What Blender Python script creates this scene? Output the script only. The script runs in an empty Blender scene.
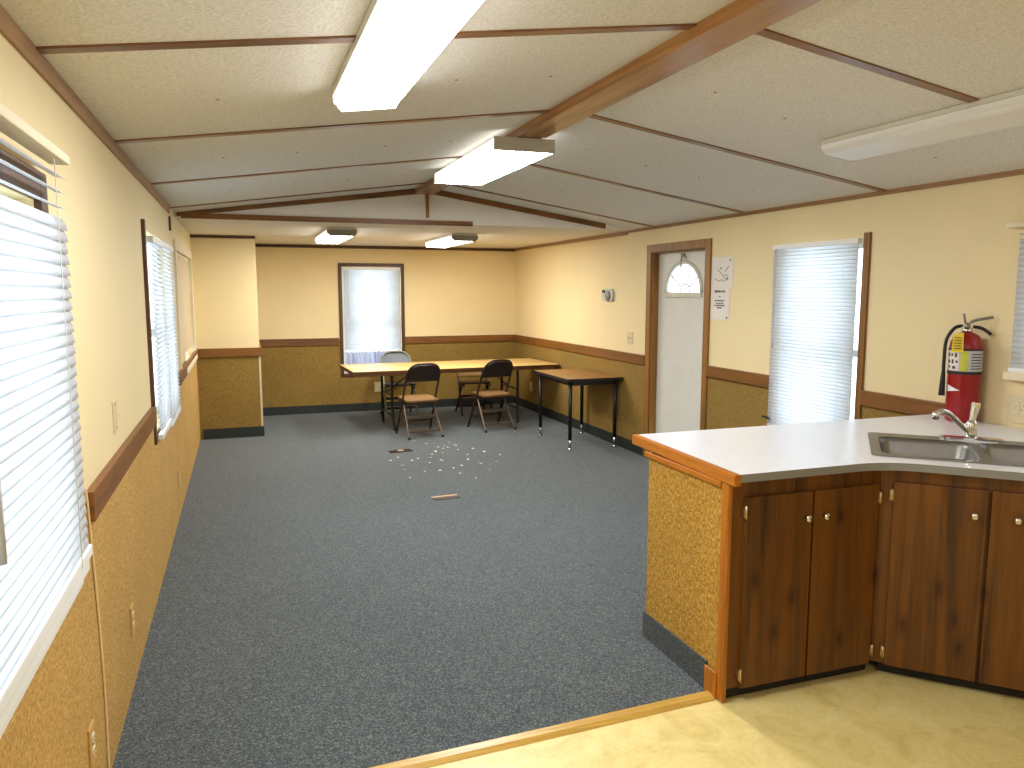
import bpy, bmesh, math, random
from mathutils import Vector, Matrix
random.seed(7)
C = bpy.context.scene.collection
PI = math.pi

# ------------------------------------------------------------------ dimensions (metres)
XL, XR = -0.47, 3.58            # side walls
HW = 2.145                      # ceiling at the side walls
XM, HR = 1.555, 2.455           # ridge
YG, YF = 6.66, 10.09            # gable, far wall
YB, XB = 8.67, 0.165            # boxed corner
YK = -2.2                       # wall behind the camera
ZR, ZRB = 0.965, 0.872          # chair rail
ZC = 0.90                       # worktop
HL = 2.176                       # sloped ceiling where it meets the left wall
SL = (HR - HW) / (XR - XM)      # right ceiling slope
SLL = (HR - HL) / (XM - XL)     # left ceiling slope
ANG, ANGL = math.atan(SL), math.atan(SLL)

# ------------------------------------------------------------------ materials
def srgb(r, g, b):
    def f(c):
        c /= 255.0
        return c / 12.92 if c <= 0.04045 else ((c + 0.055) / 1.055) ** 2.4
    return (f(r), f(g), f(b), 1.0)

def new_mat(name):
    m = bpy.data.materials.new(name)
    m.use_nodes = True
    nt = m.node_tree
    return m, nt, nt.nodes['Principled BSDF']

def node(nt, kind, **kw):
    n = nt.nodes.new(kind)
    for k, v in kw.items():
        if k in n.inputs: n.inputs[k].default_value = v
        else: setattr(n, k, v)
    return n

def ramp(nt, fac, stops):
    r = nt.nodes.new('ShaderNodeValToRGB')
    el = r.color_ramp.elements
    while len(el) < len(stops): el.new(0.5)
    for e, (p, c) in zip(el, stops):
        e.position = p; e.color = c
    nt.links.new(fac, r.inputs[0])
    return r.outputs[0]

def coords(nt, scale=(1, 1, 1), rot=(0, 0, 0)):
    t = nt.nodes.new('ShaderNodeTexCoord'); mp = nt.nodes.new('ShaderNodeMapping')
    mp.inputs['Scale'].default_value = scale; mp.inputs['Rotation'].default_value = rot
    nt.links.new(t.outputs['Object'], mp.inputs[0])
    return mp.outputs[0]

def noise(nt, vec, scale, detail=3, rough=0.5, dist=0):
    n = nt.nodes.new('ShaderNodeTexNoise')
    n.inputs['Scale'].default_value = scale; n.inputs['Detail'].default_value = detail
    n.inputs['Roughness'].default_value = rough; n.inputs['Distortion'].default_value = dist
    nt.links.new(vec, n.inputs['Vector'])
    return n.outputs['Fac']

def mixc(nt, fac, a, b, mode='MIX'):
    m = nt.nodes.new('ShaderNodeMix'); m.data_type = 'RGBA'; m.blend_type = mode
    for s, v in ((0, fac), (6, a), (7, b)):
        if hasattr(v, 'is_linked'): nt.links.new(v, m.inputs[s])
        else: m.inputs[s].default_value = v
    return m.outputs[2]

def bump(nt, b, h, strength, dist=0.01):
    n = nt.nodes.new('ShaderNodeBump')
    n.inputs['Strength'].default_value = strength; n.inputs['Distance'].default_value = dist
    nt.links.new(h, n.inputs['Height']); nt.links.new(n.outputs[0], b.inputs['Normal'])

def plain(name, col, rough=0.5, metal=0.0, var=0.06, vscale=6.0, spec=0.5):
    """paint or plastic with a faint uneven tone"""
    m, nt, b = new_mat(name)
    v = noise(nt, coords(nt), vscale, 4)
    lo = tuple(c * (1 - var) for c in col[:3]) + (1,); hi = tuple(min(1, c * (1 + var)) for c in col[:3]) + (1,)
    nt.links.new(ramp(nt, v, [(0.3, lo), (0.7, hi)]), b.inputs['Base Color'])
    b.inputs['Roughness'].default_value = rough; b.inputs['Metallic'].default_value = metal
    b.inputs['Specular IOR Level'].default_value = spec
    return m

def wood(name, dark, light, axis='Z', rough=0.45, scale=14.0, knots=False):
    m, nt, b = new_mat(name)
    sq = {'X': (0.05, 1, 1), 'Y': (1, 0.05, 1), 'Z': (1, 1, 0.05)}[axis]
    v = coords(nt, sq)
    g = noise(nt, v, scale, 6, 0.62, 0.8)
    col = ramp(nt, g, [(0.28, dark), (0.55, light), (0.78, tuple(0.8 * a + 0.2 * c for a, c in zip(light, dark)))])
    f = noise(nt, v, scale * 9, 3, 0.6)
    col = mixc(nt, 0.45, col, ramp(nt, f, [(0.35, (0.55, 0.5, 0.45, 1)), (0.6, (1, 1, 1, 1))]), 'MULTIPLY')
    if knots:
        sx = nt.nodes.new('ShaderNodeSeparateXYZ'); nt.links.new(coords(nt), sx.inputs[0])
        sub = nt.nodes.new('ShaderNodeMath'); sub.operation = 'SUBTRACT'
        nt.links.new(sx.outputs[0], sub.inputs[0]); nt.links.new(sx.outputs[1], sub.inputs[1])
        cb = nt.nodes.new('ShaderNodeCombineXYZ'); nt.links.new(sub.outputs[0], cb.inputs[0])
        mz = nt.nodes.new('ShaderNodeMath'); mz.operation = 'MULTIPLY'; mz.inputs[1].default_value = 0.6
        nt.links.new(sx.outputs[2], mz.inputs[0]); nt.links.new(mz.outputs[0], cb.inputs[1])
        vo = nt.nodes.new('ShaderNodeTexVoronoi'); vo.voronoi_dimensions = '2D'; vo.inputs['Scale'].default_value = 4.5
        nt.links.new(cb.outputs[0], vo.inputs['Vector'])
        k = ramp(nt, vo.outputs['Distance'], [(0.02, (0.22, 0.12, 0.08, 1)), (0.11, (0.8, 0.7, 0.62, 1)), (0.2, (1, 1, 1, 1))])
        col = mixc(nt, 0.8, col, k, 'MULTIPLY')
    nt.links.new(col, b.inputs['Base Color'])
    b.inputs['Roughness'].default_value = rough
    bump(nt, b, f, 0.08, 0.002)
    return m

def burlap(name, lo, hi, scale=1.0, weft=4.5):
    """woven grass-cloth: short threads in both directions"""
    m, nt, b = new_mat(name)
    v1 = coords(nt, (1, 1, 4.5)); v2 = coords(nt, (weft, weft, 1))
    a = noise(nt, v1, 70 * scale, 3, 0.6); c = noise(nt, v2, 70 * scale, 3, 0.6)
    mm = nt.nodes.new('ShaderNodeMath'); mm.operation = 'ADD'
    nt.links.new(a, mm.inputs[0]); nt.links.new(c, mm.inputs[1])
    hf = nt.nodes.new('ShaderNodeMath'); hf.operation = 'MULTIPLY'; hf.inputs[1].default_value = 0.5
    nt.links.new(mm.outputs[0], hf.inputs[0])
    mid = tuple((p + q) / 2 for p, q in zip(lo, hi))
    col = ramp(nt, hf.outputs[0], [(0.36, lo), (0.5, mid), (0.62, hi)])
    blot = noise(nt, coords(nt), 2.5, 3)
    col = mixc(nt, 0.35, col, ramp(nt, blot, [(0.3, (0.75, 0.72, 0.68, 1)), (0.7, (1, 1, 1, 1))]), 'MULTIPLY')
    nt.links.new(col, b.inputs['Base Color']); b.inputs['Roughness'].default_value = 0.85
    b.inputs['Specular IOR Level'].default_value = 0.2
    bump(nt, b, hf.outputs[0], 0.5, 0.003)
    return m

def carpet(name, k=1.0):
    m, nt, b = new_mat(name)
    v = coords(nt)
    vo = nt.nodes.new('ShaderNodeTexVoronoi'); vo.inputs['Scale'].default_value = 200
    nt.links.new(v, vo.inputs['Vector'])
    sep = nt.nodes.new('ShaderNodeSeparateColor'); nt.links.new(vo.outputs['Color'], sep.inputs[0])
    def q(*c): return tuple(x * k for x in srgb(*c)[:3]) + (1,)
    col = ramp(nt, sep.outputs[0], [(0.0, q(36, 44, 49)), (0.4, q(60, 71, 76)), (0.75, q(80, 91, 94)), (0.95, q(120, 123, 116))])
    big = noise(nt, v, 1.1, 4)
    col = mixc(nt, 0.5, col, ramp(nt, big, [(0.3, (0.74, 0.76, 0.8, 1)), (0.7, (1, 1, 1, 1))]), 'MULTIPLY')
    nt.links.new(col, b.inputs['Base Color']); b.inputs['Roughness'].default_value = 0.95
    b.inputs['Specular IOR Level'].default_value = 0.15
    b.inputs['Sheen Weight'].default_value = 0.25; b.inputs['Sheen Roughness'].default_value = 0.5
    bump(nt, b, sep.outputs[1], 0.6, 0.004)
    return m

def vinyl(name):
    m, nt, b = new_mat(name)
    v = coords(nt)
    a = noise(nt, v, 5, 6, 0.65, 1.2)
    col = ramp(nt, a, [(0.25, srgb(208, 186, 112)), (0.5, srgb(230, 210, 138)), (0.75, srgb(238, 222, 160))])
    f = noise(nt, v, 55, 4, 0.7, 0.6)
    col = mixc(nt, 0.5, col, ramp(nt, f, [(0.3, (0.84, 0.8, 0.7, 1)), (0.55, (1, 1, 1, 1))]), 'MULTIPLY')
    nt.links.new(col, b.inputs['Base Color']); b.inputs['Roughness'].default_value = 0.42
    return m

def stipple(name, col):
    """sprayed ceiling tile"""
    m, nt, b = new_mat(name)
    v = coords(nt)
    n = noise(nt, v, 90, 4, 0.7)
    lo = tuple(c * 0.84 for c in col[:3]) + (1,)
    nt.links.new(ramp(nt, n, [(0.38, lo), (0.56, col)]), b.inputs['Base Color'])
    b.inputs['Roughness'].default_value = 0.9; b.inputs['Specular IOR Level'].default_value = 0.1
    bump(nt, b, n, 0.55, 0.006)
    return m

def glass(name):
    m = bpy.data.materials.new(name); m.use_nodes = True
    nt = m.node_tree; nt.nodes.clear()
    out = nt.nodes.new('ShaderNodeOutputMaterial'); mx = nt.nodes.new('ShaderNodeMixShader')
    t = nt.nodes.new('ShaderNodeBsdfTransparent'); g = nt.nodes.new('ShaderNodeBsdfGlossy')
    t.inputs[0].default_value = (0.93, 0.96, 0.95, 1); g.inputs['Roughness'].default_value = 0.03
    mx.inputs[0].default_value = 0.06
    nt.links.new(t.outputs[0], mx.inputs[1]); nt.links.new(g.outputs[0], mx.inputs[2])
    nt.links.new(mx.outputs[0], out.inputs[0])
    return m

def slat_mat(name, col, trans=0.5):
    m = bpy.data.materials.new(name); m.use_nodes = True
    nt = m.node_tree; nt.nodes.clear()
    out = nt.nodes.new('ShaderNodeOutputMaterial'); mx = nt.nodes.new('ShaderNodeMixShader')
    d = nt.nodes.new('ShaderNodeBsdfDiffuse'); t = nt.nodes.new('ShaderNodeBsdfTranslucent')
    v = noise(nt, coords(nt), 9, 2)
    c = ramp(nt, v, [(0.3, tuple(x * .95 for x in col[:3]) + (1,)), (0.7, col)])
    nt.links.new(c, d.inputs[0]); nt.links.new(c, t.inputs[0])
    mx.inputs[0].default_value = trans
    nt.links.new(d.outputs[0], mx.inputs[1]); nt.links.new(t.outputs[0], mx.inputs[2]); nt.links.new(mx.outputs[0], out.inputs[0])
    return m

def lamp_mat(name, col, strength):
    m, nt, b = new_mat(name)
    b.inputs['Base Color'].default_value = (0.85, 0.85, 0.83, 1); b.inputs['Roughness'].default_value = 0.4
    n = noise(nt, coords(nt, (6, 0.4, 6)), 3, 2)
    nt.links.new(ramp(nt, n, [(0.3, tuple(c * .88 for c in col[:3]) + (1,)), (0.7, col)]), b.inputs['Emission Color'])
    b.inputs['Emission Strength'].default_value = strength
    return m

M = {}
M['cream'] = plain('cream_wall_paint', srgb(232, 213, 165), 0.6, var=0.03, vscale=1.6)
M['cream_trim'] = plain('cream_trim_paint', srgb(230, 216, 184), 0.5, var=0.03)
M['panel'] = plain('beige_panel', srgb(206, 186, 150), 0.6, var=0.04)
M['burlap'] = burlap('burlap_wainscot', srgb(142, 104, 50), srgb(222, 182, 108))
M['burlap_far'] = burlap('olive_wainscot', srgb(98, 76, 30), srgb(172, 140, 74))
M['burlap_gold'] = burlap('gold_burlap', srgb(136, 98, 34), srgb(222, 176, 84), 0.8, 1.6)
M['rail_x'] = wood('rail_wood_x', srgb(80, 46, 11), srgb(132, 84, 28), 'X')
M['rail_y'] = wood('rail_wood_y', srgb(80, 46, 11), srgb(132, 84, 28), 'Y')
M['rail_z'] = wood('rail_wood_z', srgb(98, 62, 18), srgb(154, 106, 42), 'Z')
M['beam'] = wood('beam_wood', srgb(120, 76, 34), srgb(176, 124, 66), 'Y', 0.3)
M['batten'] = wood('batten_wood', srgb(96, 62, 36), srgb(140, 98, 64), 'X', 0.3)
M['dark_x'] = wood('dark_trim_x', srgb(52, 30, 16), srgb(92, 56, 28), 'X')
M['dark_z'] = wood('dark_trim_z', srgb(52, 30, 16), srgb(92, 56, 28), 'Z')
M['crown_y'] = wood('crown_wood_y', srgb(110, 76, 38), srgb(160, 118, 68), 'Y')
M['cabinet'] = wood('cabinet_wood', srgb(46, 26, 4), srgb(116, 70, 14), 'Z', 0.5, 10, True)
M['cabinet_h'] = wood('cabinet_wood_rail', srgb(60, 30, 8), srgb(104, 56, 18), 'X', 0.4, 10)
M['oak_z'] = wood('oak_trim_z', srgb(146, 86, 14), srgb(190, 118, 30), 'Z')
M['oak_y'] = wood('oak_trim_y', srgb(150, 86, 14), srgb(196, 120, 30), 'Y')
M['strip'] = wood('threshold_wood', srgb(176, 130, 44), srgb(212, 172, 84), 'X', 0.35)
M['carpet'] = carpet('blue_grey_carpet')
M['carpet_base'] = carpet('carpet_base', 0.55)
M['vinyl'] = vinyl('pale_yellow_vinyl')
M['ceiling'] = stipple('ceiling_board', srgb(236, 232, 222))
M['ceiling_flat'] = plain('flat_ceiling_paint', srgb(228, 222, 208), 0.8, var=0.03)
M['cap'] = plain('rust_cap', srgb(186, 160, 130), 0.6)
M['cove'] = plain('black_cove_base', srgb(34, 40, 38), 0.6)
M['glass'] = glass('window_glass')
M['white'] = plain('white_plastic', srgb(236, 236, 234), 0.4, var=0.02)
M['white_frame'] = plain('white_frame', srgb(228, 228, 226), 0.4, var=0.02)
M['slat'] = slat_mat('white_slats', (0.88, 0.89, 0.91, 1), 0.64)
M['ruffle'] = slat_mat('shaded_ruffle', (0.52, 0.54, 0.66, 1), 0.22)  # white slats again; their shading is put into this lilac-grey colour
M['shade'] = slat_mat('cream_shade', srgb(220, 204, 172), 0.15)
M['door'] = plain('door_paint', srgb(214, 212, 202), 0.45, var=0.03)
M['lens_on'] = lamp_mat('lit_lens', (0.97, 0.98, 1.0, 1), 13.0)
M['lens_added'] = lamp_mat('lit_lens_added', (0.97, 0.98, 1.0, 1), 9.0)
M['lens_mid'] = lamp_mat('lit_lens_mid', (0.97, 0.98, 1.0, 1), 15.0)
M['lens_far'] = lamp_mat('lit_lens_far', (1.0, 0.97, 0.92, 1), 15.0)
M['lens_side'] = lamp_mat('lens_side', (0.98, 0.98, 0.97, 1), 0.45)
M['lens_off'] = plain('unlit_lens', srgb(232, 230, 224), 0.35, var=0.02)
M['fixture'] = plain('fixture_enamel', srgb(214, 210, 196), 0.4, var=0.02)
M['fixture_grey'] = plain('fixture_grey', srgb(184, 180, 168), 0.4, var=0.02)
M['laminate'] = plain('white_laminate', srgb(232, 232, 236), 0.28, var=0.03, vscale=30)
M['laminate_edge'] = plain('grey_laminate_edge', srgb(140, 140, 137), 0.4, var=0.03)
M['steel'] = plain('brushed_steel', (0.27, 0.262, 0.245, 1), 0.42, 1.0, 0.05, 20)
M['chrome'] = plain('chrome', (0.75, 0.74, 0.73, 1), 0.12, 1.0, 0.02)
M['dark'] = plain('near_black', srgb(22, 20, 18), 0.7)
M['brass'] = plain('brass_hinge', (0.62, 0.5, 0.3, 1), 0.35, 1.0)
M['red'] = plain('red_enamel', srgb(150, 12, 20), 0.28, var=0.03)
M['black'] = plain('black_rubber', srgb(22, 22, 24), 0.5)
M['yellow'] = plain('yellow_card', srgb(236, 204, 44), 0.6, var=0.03)
M['lime'] = plain('lime_label', srgb(204, 204, 70), 0.6, var=0.03)
M['paper'] = plain('white_paper', srgb(226, 218, 208), 0.8, var=0.02)
M['ink'] = plain('dark_ink', srgb(70, 66, 66), 0.8)
M['pencil'] = plain('pencil_grey', srgb(150, 142, 136), 0.8)
M['label_grey'] = plain('grey_label', srgb(190, 190, 186), 0.6, var=0.05)
M['beige'] = plain('beige_plastic', srgb(216, 200, 160), 0.45, var=0.02)
M['tan_plate'] = plain('tan_plate', srgb(196, 156, 92), 0.5)
M['grey'] = plain('grey_plastic', srgb(140, 136, 118), 0.5)
M['seat'] = plain('tan_seat', srgb(124, 92, 52), 0.5, var=0.08)
M['seat_b'] = plain('brown_seat', srgb(116, 80, 48), 0.5, var=0.08)
M['chair'] = plain('dark_brown_enamel', srgb(46, 30, 22), 0.4)
M['chair_leg'] = plain('worn_leg_enamel', srgb(112, 98, 82), 0.4, 0.4)
M['slate'] = plain('slate_back', srgb(98, 108, 116), 0.5)
M['slate_rim'] = plain('slate_rim', srgb(186, 186, 176), 0.4, 0.4)
M['tan_back'] = plain('tan_back', srgb(126, 96, 48), 0.5)
M['table_top'] = wood('tan_table_laminate', srgb(206, 166, 92), srgb(228, 192, 122), 'X', 0.3, 6)
M['table_edge'] = wood('table_edge_wood', srgb(112, 78, 36), srgb(150, 108, 56), 'X', 0.4)
M['desk_top'] = wood('brown_desk_laminate', srgb(124, 86, 46), srgb(164, 118, 68), 'Y', 0.3, 8)
M['blackmetal'] = plain('black_metal', srgb(26, 24, 26), 0.4, 0.2)
M['register'] = plain('brown_register', srgb(50, 34, 22), 0.45, 0.3)
M['tan_metal'] = plain('tan_register_edge', srgb(190, 160, 120), 0.45, 0.3)
M['cord'] = plain('cream_cable', srgb(228, 202, 150), 0.5)
M['muntin'] = plain('fan_light_muntin', srgb(204, 200, 182), 0.5)

# ------------------------------------------------------------------ mesh helpers
def box(bm, lo, hi, mi=0, bev=0.0):
    x0, y0, z0 = lo; x1, y1, z1 = hi
    vs = [bm.verts.new(p) for p in ((x0, y0, z0), (x1, y0, z0), (x1, y1, z0), (x0, y1, z0), (x0, y0, z1), (x1, y0, z1), (x1, y1, z1), (x0, y1, z1))]
    fs = [bm.faces.new([vs[i] for i in q]) for q in ((0, 3, 2, 1), (4, 5, 6, 7), (0, 1, 5, 4), (1, 2, 6, 5), (2, 3, 7, 6), (3, 0, 4, 7))]
    for f in fs: f.material_index = mi
    if bev > 0:
        es = list({e for f in fs for e in f.edges})
        r = bmesh.ops.bevel(bm, geom=es, offset=bev, segments=2, profile=0.6, affect='EDGES')
        for f in r['faces']: f.material_index = mi
    return vs

def prism(bm, pts, z0, z1, mi=0):
    """polygon in XY pulled up"""
    a = [bm.verts.new((p[0], p[1], z0)) for p in pts]; b = [bm.verts.new((p[0], p[1], z1)) for p in pts]
    n = len(pts); fs = [bm.faces.new(a[::-1]), bm.faces.new(b)]
    fs += [bm.faces.new((a[i], a[(i + 1) % n], b[(i + 1) % n], b[i])) for i in range(n)]
    for f in fs: f.material_index = mi
    return fs

def slab(bm, pts, off, mi=0):
    """any planar 3-D polygon given thickness by a vector"""
    off = Vector(off)
    a = [bm.verts.new(p) for p in pts]; b = [bm.verts.new(Vector(p) + off) for p in pts]
    n = len(pts); fs = [bm.faces.new(a), bm.faces.new(b[::-1])]
    fs += [bm.faces.new((a[i], b[i], b[(i + 1) % n], a[(i + 1) % n])) for i in range(n)]
    for f in fs: f.material_index = mi
    bmesh.ops.recalc_face_normals(bm, faces=fs)
    return fs

def tube(bm, pts, r, seg=10, mi=0, cap=True, radii=None):
    pts = [Vector(p) for p in pts]; rings = []
    t = (pts[1] - pts[0]).normalized()
    up = Vector((0, 0, 1)) if abs(t.z) < 0.9 else Vector((1, 0, 0))
    n = t.cross(up).normalized()
    for i, p in enumerate(pts):
        if i == 0: d = pts[1] - pts[0]
        elif i == len(pts) - 1: d = pts[-1] - pts[-2]
        else: d = (pts[i] - pts[i - 1]).normalized() + (pts[i + 1] - pts[i]).normalized()
        d.normalize(); n = (n - d * n.dot(d)).normalized(); bb = d.cross(n)
        rr = radii[i] if radii else r
        rings.append([bm.verts.new(p + (n * math.cos(2 * PI * k / seg) + bb * math.sin(2 * PI * k / seg)) * rr) for k in range(seg)])
    for a, b in zip(rings, rings[1:]):
        for k in range(seg):
            f = bm.faces.new((a[k], a[(k + 1) % seg], b[(k + 1) % seg], b[k])); f.smooth = True; f.material_index = mi
    if cap:
        for q in (rings[0][::-1], rings[-1]):
            f = bm.faces.new(q); f.material_index = mi

def smooth_path(pts, n=6):
    pts = [Vector(p) for p in pts]; P = [pts[0]] + pts + [pts[-1]]; out = []
    for i in range(1, len(P) - 2):
        a, b, c, d = P[i - 1:i + 3]
        for k in range(n):
            t = k / n
            out.append(0.5 * ((2 * b) + (c - a) * t + (2 * a - 5 * b + 4 * c - d) * t * t + (3 * b - a - 3 * c + d) * t ** 3))
    out.append(pts[-1]); return out

def lathe(bm, prof, seg=24, at=(0, 0, 0), axis='Z', mi=0):
    """prof: (radius, height) pairs"""
    rings = []
    for r, h in prof:
        ring = []
        for k in range(seg):
            a = 2 * PI * k / seg; u, v = r * math.cos(a), r * math.sin(a)
            p = {'Z': (u, v, h), 'Y': (u, h, v), 'X': (h, u, v)}[axis]
            ring.append(bm.verts.new(Vector(at) + Vector(p)))
        rings.append(ring)
    fs = []
    for a, b in zip(rings, rings[1:]):
        for k in range(seg):
            f = bm.faces.new((a[k], a[(k + 1) % seg], b[(k + 1) % seg], b[k])); f.smooth = True; f.material_index = mi; fs.append(f)
    for q in (rings[0], rings[-1]):
        f = bm.faces.new(q); f.material_index = mi; fs.append(f)
    bmesh.ops.recalc_face_normals(bm, faces=fs)

def rrect(cx, cy, w, d, r, n=5):
    out = []
    for sx, sy, a0 in ((1, 1, 0), (-1, 1, PI / 2), (-1, -1, PI), (1, -1, 3 * PI / 2)):
        for k in range(n + 1):
            a = a0 + PI / 2 * k / n
            out.append((cx + sx * (w / 2 - r) + r * math.cos(a), cy + sy * (d / 2 - r) + r * math.sin(a)))
    return out

def holed(bm, outer, holes, z0, z1, mi=0, mi_side=None):
    """flat plate with holes: outline and holes in XY"""
    loops = []
    for pts in [outer] + holes:
        vs = [bm.verts.new((p[0], p[1], z1)) for p in pts]
        loops.append([bm.edges.new((vs[i], vs[(i + 1) % len(vs)])) for i in range(len(vs))])
    r = bmesh.ops.triangle_fill(bm, use_beauty=True, use_dissolve=False, edges=[e for l in loops for e in l], normal=(0, 0, 1))
    fs = [g for g in r['geom'] if isinstance(g, bmesh.types.BMFace)]
    for f in fs: f.material_index = mi
    x = bmesh.ops.extrude_face_region(bm, geom=fs)
    vs = [g for g in x['geom'] if isinstance(g, bmesh.types.BMVert)]
    bmesh.ops.translate(bm, verts=vs, vec=(0, 0, z0 - z1))
    allf = [f for f in bm.faces]
    bmesh.ops.recalc_face_normals(bm, faces=allf)
    if mi_side is not None:
        for f in allf:
            if abs(f.normal.z) < 0.5: f.material_index = mi_side

def obj(name, bm, mats, parent=None, smooth=False, xf=None):
    if xf is not None: bmesh.ops.transform(bm, matrix=xf, verts=bm.verts)
    me = bpy.data.meshes.new(name); bm.to_mesh(me); bm.free()
    for m in (mats if isinstance(mats, (list, tuple)) else [mats]): me.materials.append(m)
    if smooth:
        for p in me.polygons: p.use_smooth = True
    o = bpy.data.objects.new(name, me); C.objects.link(o)
    if parent is not None: o.parent = parent
    return o

def tag(o, label, cat, group=None):
    o['label'] = label; o['category'] = cat
    if group: o['group'] = group
    return o

def thing(name, label, cat, loc=(0, 0, 0), rz=0.0, group=None, rot=None):
    o = bpy.data.objects.new(name, None); C.objects.link(o)
    o.empty_display_size = 0.1
    o.location = loc; o.rotation_euler = rot if rot else (0, 0, rz)
    return tag(o, label, cat, group)

def struct(name, bm, mats, parent=None):
    o = obj(name, bm, mats, parent)
    if parent is None: o['kind'] = 'structure'
    return o

def struct_empty(name, loc=(0, 0, 0)):
    o = bpy.data.objects.new(name, None); C.objects.link(o); o.location = loc; o['kind'] = 'structure'
    return o

def copy_tree(o, parent=None):
    c = o.copy(); C.objects.link(c); c.parent = parent
    for ch in list(o.children): copy_tree(ch, c)
    return c

def boxes(lst, bev=0.0):
    bm = bmesh.new()
    for b in lst: box(bm, b[0], b[1], b[2] if len(b) > 2 else 0, bev)
    return bm

def cells(u0, u1, z0, z1, holes):
    """rectangles covering u0..u1 x z0..z1 outside the holes"""
    us = sorted({u0, u1} | {h[i] for h in holes for i in (0, 1) if u0 < h[i] < u1})
    out = []
    for a, b in zip(us, us[1:]):
        cut = sorted((max(h[2], z0), min(h[3], z1)) for h in holes if h[0] <= a + 1e-6 and h[1] >= b - 1e-6 and h[3] > z0 and h[2] < z1)
        z = z0
        for c0, c1 in cut:
            if c0 > z + 1e-6: out.append((a, b, z, c0))
            z = max(z, c1)
        if z < z1 - 1e-6: out.append((a, b, z, z1))
    return out

# ------------------------------------------------------------------ room shell
TH = 0.12
W1 = (1.05, 2.20, 0.86, 1.79); W2 = (4.46, 5.86, 0.80, 1.89); W3 = (6.50, 8.38, 0.93, 1.88)      # left wall windows
DR = (5.44, 6.32, 0.0, 1.91); W4 = (3.748, 4.52, 0.56, 1.87); W6 = (1.75, 2.70, 1.19, 1.86)       # right wall
W5 = (1.225, 1.985, 0.50, 1.875)                                                                    # far wall
LW = [W1, W2, W3]; RW = [DR, W4, W6]

# floors
def seam(x): return 2.40 + 0.042 * (x - 0.5)
bm = bmesh.new()
prism(bm, [(XL, seam(XL)), (1.72, seam(1.72)), (1.72, 2.9), (XR, 2.9), (XR, YF), (XL, YF)], -0.08, 0.0)
struct('floor', bm, M['carpet'])
bm = bmesh.new()
prism(bm, [(XL, YK), (XR, YK), (XR, 2.9), (1.72, 2.9), (1.72, seam(1.72)), (XL, seam(XL))], -0.08, -0.004)
struct('floor_kitchen', bm, M['vinyl'])
bm = bmesh.new()
slab(bm, [(XL, seam(XL) - 0.062, 0), (1.672, seam(1.672) - 0.062, 0), (1.672, seam(1.672) - 0.058, 0.010), (XL, seam(XL) - 0.058, 0.010)], (0, 0.001, 0))
a = [(XL, seam(XL) - 0.062, -0.003), (XL, seam(XL) - 0.045, 0.010), (XL, seam(XL) - 0.012, 0.012), (XL, seam(XL) + 0.004, 0.001)]
bm.free(); bm = bmesh.new()
slab(bm, a, (1.672 - XL, 0.042 * (1.672 - XL), 0))
struct('trim_1', bm, M['strip'])

# side walls
def side_wall(name, x_in, x_out, holes, y0, y1, wains, wm='burlap'):
    bm = bmesh.new()
    for a, b, z0, z1 in cells(y0, y1, 0.0, (HL if x_out < x_in else HW) + 0.02, holes):
        box(bm, (min(x_in, x_out), a, z0), (max(x_in, x_out), b, z1))
    w = struct(name, bm, M['cream'])
    bm = bmesh.new()
    d = 0.006 if x_out < x_in else -0.006
    for p0, p1 in wains:
        for a, b, z0, z1 in cells(p0, p1, 0.0, ZR - 0.02, holes):
            box(bm, (min(x_in, x_in + d), a, z0), (max(x_in, x_in + d), b, z1))
    obj('wainscot', bm, M[wm], w)
    return w
side_wall('wall_left', XL, XL - TH, LW, YK, YF, [(YK, YB)])
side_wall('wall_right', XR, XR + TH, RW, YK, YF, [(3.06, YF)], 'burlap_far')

# far wall
bm = bmesh.new()
for a, b, z0, z1 in cells(XL - TH, XR + TH, 0, HW + 0.02, [W5]): box(bm, (a, YF, z0), (b, YF + TH, z1))
w = struct('wall_far', bm, M['cream'])
bm = bmesh.new()
for a, b, z0, z1 in cells(XB, XR, 0, ZR - 0.02, [W5]): box(bm, (a, YF - 0.006, z0), (b, YF, z1))
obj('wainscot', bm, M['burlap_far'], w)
obj('panel_joint', boxes([((1.700, YF - 0.012, 0.105), (1.722, YF - 0.006, 0.45))]), M['cream_trim'], w)
# boxed corner at the far left
w = struct('wall_corner', boxes([((XL, YB, 0), (XB, YF, HW))]), M['cream'])
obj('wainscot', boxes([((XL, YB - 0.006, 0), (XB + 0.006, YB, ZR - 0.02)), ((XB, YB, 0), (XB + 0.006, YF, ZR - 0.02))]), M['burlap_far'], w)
obj('corner_bead', boxes([((XB - 0.012, YB - 0.010, 0.11), (XB + 0.010, YB + 0.012, ZRB))]), M['panel'], w)
# wall behind the camera
bm = bmesh.new()
slab(bm, [(XL - TH, YK, 0), (XR + TH, YK, 0), (XR + TH, YK, HW), (XM, YK, HR + 0.04), (XL - TH, YK, HL + .02)], (0, -TH, 0))
struct('wall_back', bm, M['cream'])

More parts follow.
